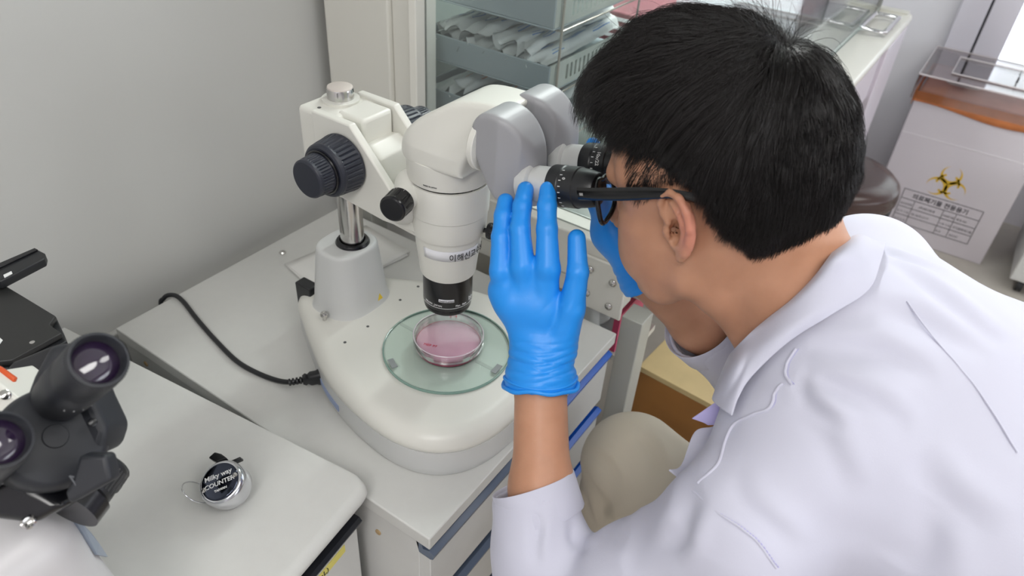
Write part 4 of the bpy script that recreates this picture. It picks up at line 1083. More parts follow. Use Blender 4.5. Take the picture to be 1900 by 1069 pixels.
hx0, hx1, hy0, hy1 = WX + 0.07, WX + 0.30, WY0 + 0.06, WY1 - 0.08
m = MB(); m.tube([(hx0, hy0, 0.653), (hx1, hy0, 0.653), (hx1, hy1, 0.653), (hx0, hy1, 0.653)], 0.003, 8, closed=True); m.build('hatch_frame', M_lidedge, lidb)
MB().box((hx0, hy0, 0.6505), (hx1, hy1, 0.653)).build('hatch', M_lid, lidb, False)
MB().tube([(hx0 + 0.05, hy0 + 0.10, 0.655), (hx0 + 0.055, hy0 + 0.10, 0.672), (hx0 + 0.15, hy0 + 0.10, 0.672), (hx0 + 0.155, hy0 + 0.10, 0.655)], 0.002, 8).build('hatch_handle', M_black_handle, lidb)
m = MB().lathe([(0.06, 0), (0.058, 0.003), (0.0, 0.006)], Matrix.Translation((WX + 0.17, hy1 - 0.05, 0.5905)) @ Matrix.Scale(0.45, 4, (1, 0, 0)), 24); m.build('wipe', M_paper, wbx)
# biohazard symbol and table on the front face (the face looks towards -x)
M_bio = mat('yellow biohazard print', srgb(228, 186, 52), 0.6)
def face(u, v, e=0.0012): return (WX - e, u, v)         # u = y (to the image's right is -y), v = z
bcx, bcz, R = -0.060, 0.276, 0.073
def arc_band(cx, cz, r0, r1, a0, a1, off=0.0, n=40, taper=False):
    vs = []; fs = []
    for i in range(n + 1):
        t = i / n; a_ = a0 + (a1 - a0) * t
        if taper:     # a crescent: outer circle r1, inner circle r0 shifted outwards
            vs += [face(cx - r1 * math.cos(a_), cz + r1 * math.sin(a_))]
            vs += [face(cx - (off[0] + r0 * math.cos(a_)), cz + off[1] + r0 * math.sin(a_))]
        else: vs += [face(cx - r1 * math.cos(a_), cz + r1 * math.sin(a_)), face(cx - r0 * math.cos(a_), cz + r0 * math.sin(a_))]
    for i in range(n): fs.append((2 * i, 2 * i + 1, 2 * i + 3, 2 * i + 2))
    return vs, fs
m = MB()
for k in range(3):
    th = PI / 2 + k * 2 * PI / 3
    ccx = bcx - 0.50 * R * math.cos(th); ccz = bcz + 0.50 * R * math.sin(th)
    off = (0.10 * R * math.cos(th), 0.10 * R * math.sin(th))
    vs, fs = arc_band(ccx, ccz, 0.405 * R, 0.50 * R, th + 0.42, th + 2 * PI - 0.42, off, 60, True); m.add(vs, fs)
    vs, fs = arc_band(bcx, bcz, 0.46 * R, 0.57 * R, th + PI / 3 - 0.62, th + PI / 3 + 0.62); m.add(vs, fs)
m.build('biohazard_symbol', M_bio, carton, False)
M_ink = mat('dark grey print', srgb(84, 82, 88), 0.6)
def rect_line(m, u0, v0, u1, v1, w=0.0016):
    a_, b_ = min(u0, u1) - w / 2, max(u0, u1) + w / 2; c_, d_ = min(v0, v1) - w / 2, max(v0, v1) + w / 2
    m.box((WX - 0.0016, a_, c_), (WX - 0.0006, b_, d_))
TU0, TU1, TV1 = 0.070, -0.212, 0.212; ht = 0.040; hr = 0.035
m = MB()
for v in (TV1, TV1 - ht, TV1 - ht - hr, TV1 - ht - 2 * hr, TV1 - ht - 3 * hr): rect_line(m, TU0, v, TU1, v)
for u in (TU0, TU1): rect_line(m, u, TV1, u, TV1 - ht - 3 * hr, 0.002)
for u in (0.018, -0.088, -0.134): rect_line(m, u, TV1 - ht, u, TV1 - ht - 3 * hr)
pt_ = m.build('printed_table', M_ink, carton, False)
TF = axis((WX - 0.0012, 0, 0), (-1, 0, 0), (0, -1, 0))
def ft(s, u, v, size, bold=0.0): text_obj('print', s, size, axis((WX - 0.0012, u, v), (-1, 0, 0), (0, -1, 0)), M_ink, carton, bold=bold, extrude=0.0001)
ft('의료폐기물 전용용기', 0.034, TV1 - 0.030, 0.0235, 0.0004)
for i, (a1, a2, a3, a4) in enumerate((('생산업체명', '(주)메디환경', '의료폐기물', '합성-42L'), ('합 격 기 준', '02-2672-2171', '사 용 기 준', '조직물류폐기물'), ('제 조 번 호', '', '종 류', '2023년'))):
    v = TV1 - ht - 0.024 - i * hr
    ft(a1, 0.066, v, 0.0095); ft(a2, -0.002 if i == 0 else 0.012, v, 0.0115); ft(a3, -0.091, v, 0.0088); ft(a4, -0.140, v, 0.0105)
# white rolling cabinet at the right edge
rc_ = thing('rolling_cabinet', 'white rolling cabinet cut off by the right edge of the photo', 'cabinet', (3.1, -0.62, 0))
o = MB().box((2.86, -0.80, 0.055), (3.26, -0.375, 0.42)).build('body', M_cab, rc_, False); bevel(o, 0.004, 2)
MB().lathe([(0.025, -0.01), (0.025, 0.01)], axis((2.90, -0.42, 0.026), (0, 1, 0)), 20).build('caster', M_black, rc_)
MB().lathe([(0.025, -0.01), (0.025, 0.01)], axis((2.90, -0.75, 0.026), (0, 1, 0)), 20).build('caster', M_black, rc_)
MB().lathe([(0.025, -0.01), (0.025, 0.01)], axis((3.22, -0.42, 0.026), (0, 1, 0)), 20).build('caster', M_black, rc_)
MB().lathe([(0.025, -0.01), (0.025, 0.01)], axis((3.22, -0.75, 0.026), (0, 1, 0)), 20).build('caster', M_black, rc_)
# ------------------------------------------------------------------ the person
def skinmat():
    m = bpy.data.materials.new('skin'); m.use_nodes = True; nt = m.node_tree; b = nt.nodes['Principled BSDF']
    b.inputs['Roughness'].default_value = 0.46; b.inputs['Specular IOR Level'].default_value = 0.4
    b.inputs['Subsurface Weight'].default_value = 0.12; b.inputs['Subsurface Radius'].default_value = (0.010, 0.004, 0.002); b.inputs['Subsurface Scale'].default_value = 0.6
    tc = nt.nodes.new('ShaderNodeTexCoord'); n = nt.nodes.new('ShaderNodeTexNoise'); n.inputs['Scale'].default_value = 28; n.inputs['Detail'].default_value = 5
    r = nt.nodes.new('ShaderNodeValToRGB'); r.color_ramp.elements[0].position = 0.3; r.color_ramp.elements[1].position = 0.72
    r.color_ramp.elements[0].color = (*srgb(181, 132, 104), 1); r.color_ramp.elements[1].color = (*srgb(196, 146, 118), 1)
    nt.links.new(tc.outputs['Object'], n.inputs['Vector']); nt.links.new(n.outputs['Fac'], r.inputs['Fac'])
    at = nt.nodes.new('ShaderNodeAttribute'); at.attribute_name = 'flush'
    mx = nt.nodes.new('ShaderNodeMix'); mx.data_type = 'RGBA'; mx.inputs['B'].default_value = (*srgb(214, 134, 118), 1)
    nt.links.new(at.outputs['Fac'], mx.inputs['Factor']); nt.links.new(r.outputs['Color'], mx.inputs['A']); nt.links.new(mx.outputs['Result'], b.inputs['Base Color'])
    n2 = nt.nodes.new('ShaderNodeTexNoise'); n2.inputs['Scale'].default_value = 900; bp = nt.nodes.new('ShaderNodeBump'); bp.inputs['Strength'].default_value = 0.12; bp.inputs['Distance'].default_value = 0.0006
    nt.links.new(tc.outputs['Object'], n2.inputs['Vector']); nt.links.new(n2.outputs['Fac'], bp.inputs['Height']); nt.links.new(bp.outputs['Normal'], b.inputs['Normal'])
    return m
M_skin = skinmat()
person = thing('person', 'person in white lab coat, blue gloves and black glasses looking into the stereo microscope', 'person', (0.606, -0.3, 0.0))
HO = np.array([0.606, 0.158, 1.19])
pt_a = math.radians(18)
HF = np.array([0, math.cos(pt_a), -math.sin(pt_a)]); HS = np.array([1.0, 0, 0]); HU = np.array([0, math.sin(pt_a), math.cos(pt_a)])
HR = np.array([HF, HS, HU])
def hp(f, s, u): return HO + f * HF + s * HS + u * HU

# --- hands: joints in world space -----------------------------------------------------------------
def od(x, y, d): return np.array(ondepth(x, y, d))
LH = dict(wrist=od(1003, 692, 0.745), heel=od(1003, 648, 0.742),
          fingers=[[od(930, 500, 0.722), od(930, 440, 0.724), od(934, 400, 0.728), od(938, 374, 0.734)],
                   [od(970, 492, 0.712), od(965, 425, 0.714), od(969, 382, 0.719), od(975, 352, 0.728)],
                   [od(1016, 494, 0.706), od(1015, 425, 0.704), od(1015, 382, 0.708), od(1017, 352, 0.716)]],
          rad=[[.0118, .0098, .0092, .0084], [.0122, .0101, .0094, .0084], [.0122, .0102, .0094, .0084]],
          little=[od(934, 540, 0.735), od(928, 490, 0.758), od(940, 455, 0.772), od(960, 455, 0.778)],
          thumb=[od(1034, 640, 0.737), od(1060, 574, 0.716), od(1072, 505, 0.703), od(1070, 442, 0.704)],
          nrm=od(1000, 560, 0.72) - od(1000, 560, 0.70))
def left_hand(F, dr=0.0):
    k = 0.008
    w, h = LH['wrist'], LH['heel']
    nv = LH['nrm']
    for fi, (ch, rr) in enumerate(zip(LH['fingers'], LH['rad'])):
        F.chain(ch, [r + dr for r in rr], 0.003)
    F.chain(LH['little'], [.0105 + dr, .0092 + dr, .0086 + dr, .008 + dr], 0.003)
    for ch, ra in zip(LH['fingers'], (0.0155, 0.0165, 0.0150)):
        F.cone(h, ch[0] + (h - ch[0]) * 0.08, 0.0215 + dr, ra * 0.80 + dr, 0.008, flat=(nv, 0.75))
    F.cone(h, LH['little'][0], 0.020 + dr, 0.0145 + dr, 0.012, flat=(nv, 0.8))
    F.cone(od(952, 560, .728), od(1018, 578, .724), 0.0180 + dr, 0.0160 + dr, 0.012, flat=(nv, 0.85))
    F.cone(h, LH['thumb'][0], 0.022 + dr, 0.0205 + dr, 0.012)
    F.chain(LH['thumb'], [.0200 + dr, .0138 + dr, .0104 + dr, .0088 + dr], 0.0035)
    F.cone(w, h, 0.0310 + dr, 0.0275 + dr, 0.014, flat=(nv, 0.82))
R_wr, R_el = od(1196, 505, 0.845), np.array([0.80, 0.11, 0.86])
RH = dict(wrist=R_wr, palm=od(1140, 430, 0.832),
          fingers=[[od(1112, 372, 0.822), od(1098, 325, 0.815), od(1085, 295, 0.812), od(1068, 281, 0.812)],
                   [od(1128, 362, 0.828), od(1118, 315, 0.822), od(1108, 285, 0.818), od(1100, 268, 0.815)],
                   [od(1146, 365, 0.836), od(1142, 325, 0.836), od(1136, 300, 0.834), od(1124, 285, 0.830)],
                   [od(1160, 375, 0.846), od(1160, 345, 0.848), od(1156, 325, 0.848), od(1148, 310, 0.846)]],
          thumb=[od(1150, 450, 0.828), od(1128, 405, 0.815), od(1122, 375, 0.805), od(1118, 352, 0.798)])
def right_hand(F, dr=0.0):
    w, p = RH['wrist'], RH['palm']
    for ch in RH['fingers']:
        F.chain(ch, [.0108 + dr, .0096 + dr, .0088 + dr, .008 + dr], 0.003)
        F.cone(p, ch[0], 0.020 + dr, 0.0135 + dr, 0.012)
    F.chain(RH['thumb'], [.016 + dr, .012 + dr, .0105 + dr, .009 + dr], 0.006)
    F.cone(w, p, 0.0285 + dr, 0.024 + dr, 0.012)

L_el = od(1012, 1135, 0.725); L_sh = od(1375, 985, 0.615); R_sh = np.array([0.775, 0.02, 1.055])
# --- body -------------------------------------------------------------------------------------------
F = Field((0.33, -0.16, 0.78), (0.86, 0.37, 1.35), 0.00195)
F.ell(hp(-.012, 0, .042), (.098, .0755, .093), 0.0, HR)
F.ell(hp(-.050, 0, .020), (.058, .066, .062), 0.02, HR)
F.ell(hp(.040, 0, .045), (.050, .062, .062), 0.02, HR)
F.ell(hp(.040, 0, -.030), (.048, .056, .070), 0.02, HR)
for s in (-1, 1):
    F.ell(hp(.052, s * .042, -.012), (.026, .025, .022), 0.02, HR)       # cheek bone
    F.ell(hp(.046, s * .037, -.048), (.041, .027, .038), 0.02, HR)       # cheek
    F.chain([hp(.006, s * .050, -.040), hp(.010, s * .050, -.063), hp(.046, s * .036, -.083), hp(.070, s * .014, -.094)], [.018, .016, .015, .015], 0.016)
    F.ell(hp(.035, s * .058, .035), (.030, .014, .030), 0.02, HR)        # temple
F.ell(hp(.072, 0, -.092), (.016, .020, .014), 0.012, HR)
F.cone(hp(.083, -.032, .030), hp(.083, .032, .030), .010, .010, 0.014)    # brow
for s in (-1, 1): F.ell(hp(.092, s * .032, .006), (.013, .017, .011), 0.010, HR, 'sub')
for s in (-1, 1):
    F.ell(hp(.0735, s * .032, .006), (.0125, .0125, .0115), 0.002, HR)
    F.cone(hp(.0845, s * .020, .0125), hp(.0800, s * .044, .0115), .0025, .0025, 0.004)
    F.cone(hp(.0835, s * .020, -.0005), hp(.0790, s * .044, .0005), .0022, .0022, 0.004)
F.chain([hp(.086, 0, .018), hp(.097, 0, -.006), hp(.108, 0, -.028)], [.007, .0075, .0095], 0.010)   # nose
for s in (-1, 1): F.ell(hp(.098, s * .011, -.031), (.009, .0065, .0065), 0.005, HR)
F.ell(hp(.082, 0, -.050), (.012, .026, .012), 0.012, HR)
F.ell(hp(.0880, 0, -.0560), (.0075, .021, .0048), 0.004, HR)
F.ell(hp(.0865, 0, -.0655), (.0075, .018, .0052), 0.004, HR)
F.cone(hp(.0985, -.020, -.0607), hp(.0985, .020, -.0607), .0035, .0035, 0.003, 'sub')
# neck, upper trunk
F.cone(hp(-.028, 0, -.040), (0.606, 0.030, 1.080), 0.053, 0.060, 0.022)
F.cone(hp(-.050, 0, -.020), (0.606, 0.020, 1.100), 0.044, 0.046, 0.03)
for s in (-1, 1): F.chain([hp(-.018, s * .050, -.030), hp(-.01, s * .040, -.085), (0.606 + s * .022, .075, 1.052)], [.016, .013, .012], 0.022)
F.cone((0.606, 0.02, 1.07), (0.606, -0.06, 1.00), 0.06, 0.09, 0.03)
F.cone((0.52, -0.02, 1.01), (0.69, -0.02, 1.01), 0.065, 0.065, 0.03)
F.cone((0.58, -0.06, 0.98), (0.66, -0.06, 0.98), 0.075, 0.075, 0.04)
F.cone((0.53, 0.0, 1.01), L_sh, 0.045, 0.040, 0.03); F.cone((0.68, 0.0, 1.01), R_sh, 0.045, 0.040, 0.03)
F.cone(L_sh, L_el, 0.042, 0.034, 0.02); F.chain([L_el, (LH['wrist'] + L_el) / 2 + np.array([0.0, 0.002, 0.002]), LH['wrist']], [0.033, 0.0295, 0.0262], 0.02)
F.cone(R_sh, R_el, 0.042, 0.036, 0.02); F.chain([R_el, (R_el + R_wr) / 2, R_wr], [0.036, 0.034, 0.027], 0.02)
left_hand(F, -0.0042); right_hand(F, -0.0036)
# ears
for s in (-1, 1):
    def e(f, u, so): return hp(f * .80 + .0075, s * so, u)
    Nn = np.array([0.35, s * 0.92, 0.05]); Nn /= np.linalg.norm(Nn); A1 = np.array([0.0, 0.0, 1.0]) - Nn * Nn[2]; A1 /= np.linalg.norm(A1); A2 = np.cross(Nn, A1)
    Wd = lambda v: v[0] * HF + v[1] * HS + v[2] * HU
    RE = np.array([Wd(Nn), Wd(A1), Wd(A2)])
    F.ell(e(-.006, .004, .0795), (.0042, .030, .0190), 0.003, RE)
    F.ell(e(-.004, .000, .0745), (.010, .022, .012), 0.006, RE)
    F.ell(e(-.0045, .006, .0855), (.0058, .0215, .0118), 0.002, RE, 'sub')
    F.ell(e(.0025, -.004, .0820), (.0105, .0125, .0092), 0.002, RE, 'sub')
    F.chain([e(.0070, .004, .0790), e(.0135, .012, .0770), e(.0140, .022, .0785), (e(.0080, .0315, .0815)), e(-.0030, .0350, .0845), e(-.0135, .0310, .0870), e(-.0205, .0190, .0885), e(-.0220, .0040, .0880), e(-.0175, -.0100, .0850), e(-.0105, -.0210, .0815), e(-.0030, -.0285, .0780)],
            [.0028, .0030, .0031, .0032, .0034, .0036, .0037, .0036, .0036, .0046, .0052], 0.0022)
    F.chain([e(.0015, .0240, .0800), e(-.0070, .0160, .0825), e(-.0115, .0050, .0830), e(-.0100, -.0080, .0815), e(-.0035, -.0165, .0795)], [.0018, .0024, .0027, .0027, .0024], 0.0022)
    F.ell(e(.0105, -.0050, .0780), (.0045, .0030, .0068), 0.003, np.array([HF, HS, HU]))
    F.ell(e(.0030, -.0050, .0735), (.0056, .0066, .0062), 0.001, np.array([HF, HS, HU]), 'sub')
V, Q = F.mesh(); V = relax(V, Q, 1, 0.35)
V = V
body = mesh_obj('body', V, Q, M_skin, person, True)
BV, BQ = V, Q; BN = vnormals(V, Q)
rel = V - HO; vf, vs_, vu = rel @ HF, rel @ HS, rel @ HU
flush = np.clip(1 - np.sqrt(((vf + .010) / .020) ** 2 + ((vu - .002) / .038) ** 2), 0, 1) ** .6 * np.clip((np.abs(vs_) - .074) / .010, 0, 1)
fl = body.data.attributes.new('flush', 'FLOAT', 'POINT'); fl.data.foreach_set('value', (0.65 * flush).astype(np.float32))
# a small mole behind the ear
# --- gloves ------------------------------------------------------------------------------------------
def glovemat():
    m = mat('blue nitrile', srgb(30, 144, 236), 0.42, bump=0.1, bscale=260)
    b = m.node_tree.nodes['Principled BSDF']; b.inputs['Subsurface Weight'].default_value = 0.0; return m
M_glove = glovemat()
Fg = Field((0.36, 0.17, 0.93), (0.60, 0.40, 1.20), 0.0015)
left_hand(Fg)
wd = (LH['wrist'] - LH['heel']); wd = wd / np.linalg.norm(wd)
w1 = LH['wrist']; w2 = w1 + wd * 0.008
Fg.cone(w1 - wd * 0.010, w2, 0.0318, 0.0345, 0.006, flat=(LH['nrm'], 0.97))
Fg.cone(w2 - wd * 0.001, w2 + wd * 0.0015, 0.0370, 0.0370, 0.0015, flat=(LH['nrm'], 0.97))
Fg.cone(w1 + wd * 0.004, w2 + wd * 0.10, 0.0290, 0.0290, 0.001, 'sub', flat=(LH['nrm'], 0.95))
def cutplane(X, Y, Z):
    return -((X - w2[0]) * wd[0] + (Y - w2[1]) * wd[1] + (Z - w2[2]) * wd[2] - 0.006)
Fg.op(cutplane, (0.37, 0.18, 0.94), (0.6, 0.4, 1.06), 0.0, 'sub')
V, Q = Fg.mesh(); V = relax(V, Q, 1, 0.3); N = vnormals(V, Q)
# wrinkles: slanting folds around the wrist, fine creases at finger roots and thumb web
t = (V - w2) @ wd; perp = (V - w2) - t[:, None] * wd
side = perp @ CM[0]
wr = np.exp(-((t + 0.022) / 0.020) ** 2)
ph = t * 720 + side * 75 + 1.6 * np.sin(side * 90 + t * 60)
fold = 1 - np.abs(np.sin(ph * 0.5)) ** 0.6
ph2 = t * 430 - side * 95 + 2.0 * np.sin(side * 60 - t * 90 + 1)
fold2 = 1 - np.abs(np.sin(ph2 * 0.5)) ** 0.6
endf = np.clip((0.004 - t) / 0.006, 0, 1); wr = wr * endf
disp = wr * (-0.0016 * fold - 0.0011 * fold2 + 0.0011)
th1, th2 = LH['thumb'][0], LH['thumb'][2]
tw = np.exp(-((np.linalg.norm(V - LH['thumb'][1], axis=1)) / 0.030) ** 2)
ph3 = side * 420 + t * 260 + 1.2 * np.sin(t * 150)
disp += -0.0007 * tw * (1 - np.abs(np.sin(ph3 * 0.5)) ** 0.5)
for ch in LH['fingers']:
    for j in (1, 2):
        g_ = np.exp(-(np.linalg.norm(V - ch[j], axis=1) / 0.011) ** 2); disp += -0.00035 * g_ * np.abs(np.sin(t * 1500))
V = V + N * disp[:, None]
gl = mesh_obj('glove', V, Q, M_glove, person, True)
ga = np.array(LH['nrm']); ga = ga - wd * (ga @ wd); ga /= np.linalg.norm(ga); gb = np.cross(wd, ga)
rp = [tuple(w2 + wd * (0.0045 + 0.0012 * math.sin(3 * q + 1) + 0.0008 * math.sin(7 * q)) + ga * 0.0362 * math.cos(q) * (1 + .02 * math.sin(5 * q)) + gb * 0.0382 * math.sin(q) * (1 + .02 * math.sin(4 * q))) for q in [2 * PI * k / 80 for k in range(80)]]
MB().tube(rp, 0.0024, 10, closed=True).build('cuff_roll', M_glove, gl, True, 60)
rp = [tuple(w2 + wd * (-0.0015 + 0.0022 * math.sin(2 * q + 2.0)) + ga * 0.0348 * math.cos(q) + gb * 0.0372 * math.sin(q)) for q in [2 * PI * k / 80 for k in range(80)]]
MB().tube(rp, 0.0016, 8, closed=True).build('cuff_fold', M_glove, gl, True, 60)
Fg = Field((0.54, 0.16, 0.92), (0.82, 0.42, 1.24), 0.0022)
right_hand(Fg)
rwd = RH['wrist'] - RH['palm']; rwd /= np.linalg.norm(rwd); rw = RH['wrist']
Fg.cone(rw - rwd * 0.01, rw + rwd * 0.006, 0.030, 0.0335, 0.006); Fg.cone(rw + rwd * 0.006, rw + rwd * 0.008, 0.035, 0.035, 0.002)
def cut2(X, Y, Z): return -((X - rw[0]) * rwd[0] + (Y - rw[1]) * rwd[1] + (Z - rw[2]) * rwd[2] - 0.010)
Fg.op(cut2, (0.55, 0.17, 0.93), (0.82, 0.42, 1.1), 0.0, 'sub')
V, Q = Fg.mesh(); V = relax(V, Q, 1, 0.3); N = vnormals(V, Q)
t = (V - rw) @ rwd; side = (V - rw) @ CM[0]
V = V + N * (np.exp(-((t + 0.01) / 0.02) ** 2) * -0.0018 * (1 - np.abs(np.sin(t * 260 + side * 60)) ** 0.6))[:, None]
mesh_obj('glove', V, Q, M_glove, person, True)

# --- lab coat ------------------------------------------------------------------------------------------
def coatmat():
    m = mat('white lab coat cotton', srgb(198, 198, 214), 0.75, bump=0.12, bscale=1200, sheen=0.15)
    return m
M_coat = coatmat()
M_stitch = mat('lilac stitching', srgb(176, 172, 222), 0.8)
Fc = Field((0.27, -0.62, 0.50), (0.93, 0.30, 1.24), 0.0038)
cuffL = od(990, 900, 0.736)
# trunk
Fc.chain([(0.55, -0.02, 1.035), (0.55, -0.16, 0.985), (0.55, -0.32, 0.83), (0.55, -0.42, 0.66)], [0.100, 0.118, 0.135, 0.15], 0.05)
Fc.chain([(0.68, -0.02, 1.045), (0.68, -0.16, 0.995), (0.67, -0.32, 0.83), (0.66, -0.42, 0.66)], [0.100, 0.118, 0.135, 0.15], 0.05)
Fc.cone((0.615, -0.05, 1.05), (0.615, -0.16, 1.01), 0.105, 0.115, 0.05)
Fc.cone((0.606, 0.020, 1.085), (0.606, -0.05, 1.055), 0.080, 0.095, 0.04)
Fc.cone((0.52, -0.01, 1.04), L_sh + np.array([0.004, 0.0, 0.0]), 0.080, 0.062, 0.035)
Fc.cone((0.71, -0.01, 1.04), R_sh, 0.085, 0.070, 0.04)
Fc.cone((0.60, -0.02, 0.97), (0.70, 0.01, 0.97), 0.070, 0.080, 0.05)
Fc.cone((0.62, -0.06, 0.97), (0.61, -0.20, 0.74), 0.10, 0.14, 0.05)
# skirt of the coat falling over the lap
Fc.chain([(0.50, -0.22, 0.78), (0.48, -0.22, 0.62)], [0.10, 0.12], 0.05)
# sleeves
elc = L_el + np.array([-0.006, -0.010, -0.010])
Fc.chain([L_sh, (L_sh + elc) / 2 + np.array([0.006, -0.004, -0.002]), elc], [0.060, 0.053, 0.052], 0.025)
Fc.chain([elc, (elc + cuffL) / 2, cuffL + (cuffL - elc) * 0.12], [0.054, 0.047, 0.0415], 0.02)
rcuff = R_wr + (R_el - R_wr) * 0.52; 
Fc.chain([R_sh, R_el + np.array([0.01, -0.01, 0.0]), rcuff], [0.068, 0.058, 0.050], 0.03)
# folds: ridges of cloth
def ridge(pts, r, k=0.012): Fc.chain([np.array(p) for p in pts], [r] * len(pts), k)
def on_coat(px, py, lo=0.42, hi=0.95):
    """march along the view of a point of the coat to its surface"""
    return None
# open the sleeves
ldir = (cuffL - elc) / np.linalg.norm(cuffL - elc)
cdir = ldir - CM[0] * 0.20; cdir /= np.linalg.norm(cdir)
def cutL(X, Y, Z): return -((X - cuffL[0]) * cdir[0] + (Y - cuffL[1]) * cdir[1] + (Z - cuffL[2]) * cdir[2])
Fc.op(cutL, (0.34, 0.16, 0.890), (0.52, 0.30, 1.0), 0.0, 'sub')
Fc.cone(cuffL - ldir * 0.030, cuffL + ldir * 0.05, 0.0375, 0.0378, 0.001, 'sub')
rdir = (rcuff - R_el) / np.linalg.norm(rcuff - R_el)
def cutR(X, Y, Z): return -((X - rcuff[0]) * rdir[0] + (Y - rcuff[1]) * rdir[1] + (Z - rcuff[2]) * rdir[2])
Fc.op(cutR, (0.64, 0.10, 0.88), (0.86, 0.30, 1.12), 0.0, 'sub')
Fc.cone(rcuff - rdir * 0.035, rcuff + rdir * 0.05, 0.044, 0.045, 0.001, 'sub')
# neck opening
Fc.cone(hp(-.04, 0, -.03), (0.606, 0.045, 1.095), 0.056, 0.058, 0.006, 'sub')
Fc.cone((0.606, 0.075, 1.09), (0.60, 0.15, 0.99), 0.050, 0.048, 0.004, 'sub')
V, Q = Fc.mesh(); V = relax(V, Q, 3, 0.5)
N = vnormals(V, Q)
def nse(P, s, seed):
    r_ = np.random.RandomState(seed); o = np.zeros(len(P))
    for _ in range(7):
        k_ = r_.normal(size=3); k_ /= np.linalg.norm(k_); o += np.sin(P @ k_ * s * r_.uniform(0.6, 1.6) + r_.uniform(0, 6.28))
    return o / 3.5
def crease(a, b, width, depth, wav=0.0, seed=0, both=True):
    """a soft valley with a raised lip beside it, along the line a-b on the cloth"""
    a = np.array(a, float); b = np.array(b, float); ab = b - a; L = np.linalg.norm(ab); d_ = ab / L
    q = V - a; tt = np.clip(q @ d_, 0, L); pr = q - tt[:, None] * d_
    sidev = np.cross(d_, CM[2]); sidev /= np.linalg.norm(sidev)
    s_ = pr @ sidev + wav * np.sin(tt / L * 5 + seed); dist = np.linalg.norm(pr - (pr @ sidev)[:, None] * sidev, axis=1)
    fade = np.sin(np.pi * np.clip((q @ d_) / L, 0, 1)) ** 0.7 * np.exp(-(dist / 0.04) ** 2)
    return fade * (-depth * np.exp(-(s_ / width) ** 2) + (0.7 * depth * np.exp(-((s_ - 1.7 * width) / width) ** 2) if both else 0))
def surf(px, py):
    """nearest coat vertex to the view line of a photo point, on the near side"""
    dr = CM.T @ np.array([(px - 950) / FPX, (py - 534.5) / FPX, 1.0]); dr = dr / np.linalg.norm(dr)
    q = V - CAMPOS; tt = q @ dr; off = np.linalg.norm(q - tt[:, None] * dr, axis=1)
    m_ = (off < 0.006) & (tt > 0.2) & ((N @ dr) < 0)
    if not m_.any(): 
        j = np.argmin(off + 0.02 * tt); return V[j].copy()
    idx_ = np.where(m_)[0]; return V[idx_[np.argmin(tt[idx_])]].copy()
D = 0.0008 * nse(V, 55, 3) + 0.0004 * nse(V, 130, 5)
for (p0, p1, w_, dp_, sd) in (((1480, 665), (1700, 800), .008, .0028, 1), ((1500, 620), (1760, 700), .009, .0030, 2), ((1600, 560), (1850, 640), .010, .0030, 3), ((1640, 470), (1880, 640), .008, .0032, 4),
                              ((1620, 450), (1760, 500), .005, .0026, 5), ((1470, 690), (1560, 800), .007, .0032, 6), ((1300, 900), (1220, 1000), .007, .0034, 7), ((1240, 900), (1130, 980), .008, .0042, 8),
                              ((1060, 1000), (1160, 960), .007, .0040, 9), ((980, 960), (1010, 1060), .006, .0024, 10), ((1050, 930), (1080, 1020), .006, .0028, 11), ((1700, 850), (1850, 1000), .012, .0028, 12),
                              ((1350, 880), (1480, 1040), .009, .0026, 13), ((1760, 930), (1660, 1060), .012, .0030, 14), ((1420, 720), (1600, 930), .010, .0024, 15), ((1150, 1060), (1260, 960), .009, .0036, 16)):
    D += crease(surf(*p0), surf(*p1), w_, dp_ * 1.5, 0.004, sd)
V = V + N * D[:, None]
N = vnormals(V, Q)
coat = mesh_obj('lab_coat', V, Q, M_coat, person, True)
CV = V.copy(); CN = N.copy()
def surf2(px, py, lift=0.0012):
    global V, N
    p = surf(px, py); j = np.argmin(np.linalg.norm(V - p, axis=1)); return V[j] + N[j] * lift
# stitched seams: raised lip with stitching
def seam(pxs, r=0.0013, stitched=True):
    P = [surf2(x, y, 0.0) for x, y in pxs]; P = catmull(P, 10, False)
    P = [np.array(p) for p in P]
    for _ in range(6): P = [P[0]] + [(P[i - 1] + 2 * P[i] + P[i + 1]) / 4 for i in range(1, len(P) - 1)] + [P[-1]]
    P = [V[np.argmin(np.linalg.norm(V - p, axis=1))] * 0.5 + p * 0.5 for p in P]
    for _ in range(3): P = [P[0]] + [(P[i - 1] + 2 * P[i] + P[i + 1]) / 4 for i in range(1, len(P) - 1)] + [P[-1]]
    P = [tuple(p - CM[2] * 0.0006) for p in P]
    o = MB().tube(P, r, 8).build('seam', M_coat, coat, True)
    if not stitched: return
    m = MB()
    for i in range(0, len(P) - 1):
        a, b_ = Vector(P[i]), Vector(P[i + 1]); n_ = max(1, int((b_ - a).length / 0.0035))
        for k in range(n_):
            a_ = a.lerp(b_, k / n_) - Vector(CM[2]) * (r * 0.9) + Vector(CM[0]) * 0.0018; b2_ = a.lerp(b_, (k + 0.6) / n_) - Vector(CM[2]) * (r * 0.9) + Vector(CM[0]) * 0.0018
            m.tube([tuple(a_), tuple(b2_)], 0.00035, 5)
    s_ = m.build('stitching', M_stitch, o, False); tag(s_, kind='stuff')
seam([(1466, 638), (1450, 668), (1444, 690), (1455, 708)])
seam([(1438, 708), (1424, 722), (1420, 745), (1380, 764), (1345, 788), (1333, 820), (1328, 850), (1285, 888)])
seam([(1275, 900), (1330, 950), (1400, 1010), (1450, 1066)], 0.0010)
seam([(1690, 555), (1760, 640), (1830, 720), (1900, 830)], 0.0007, False)
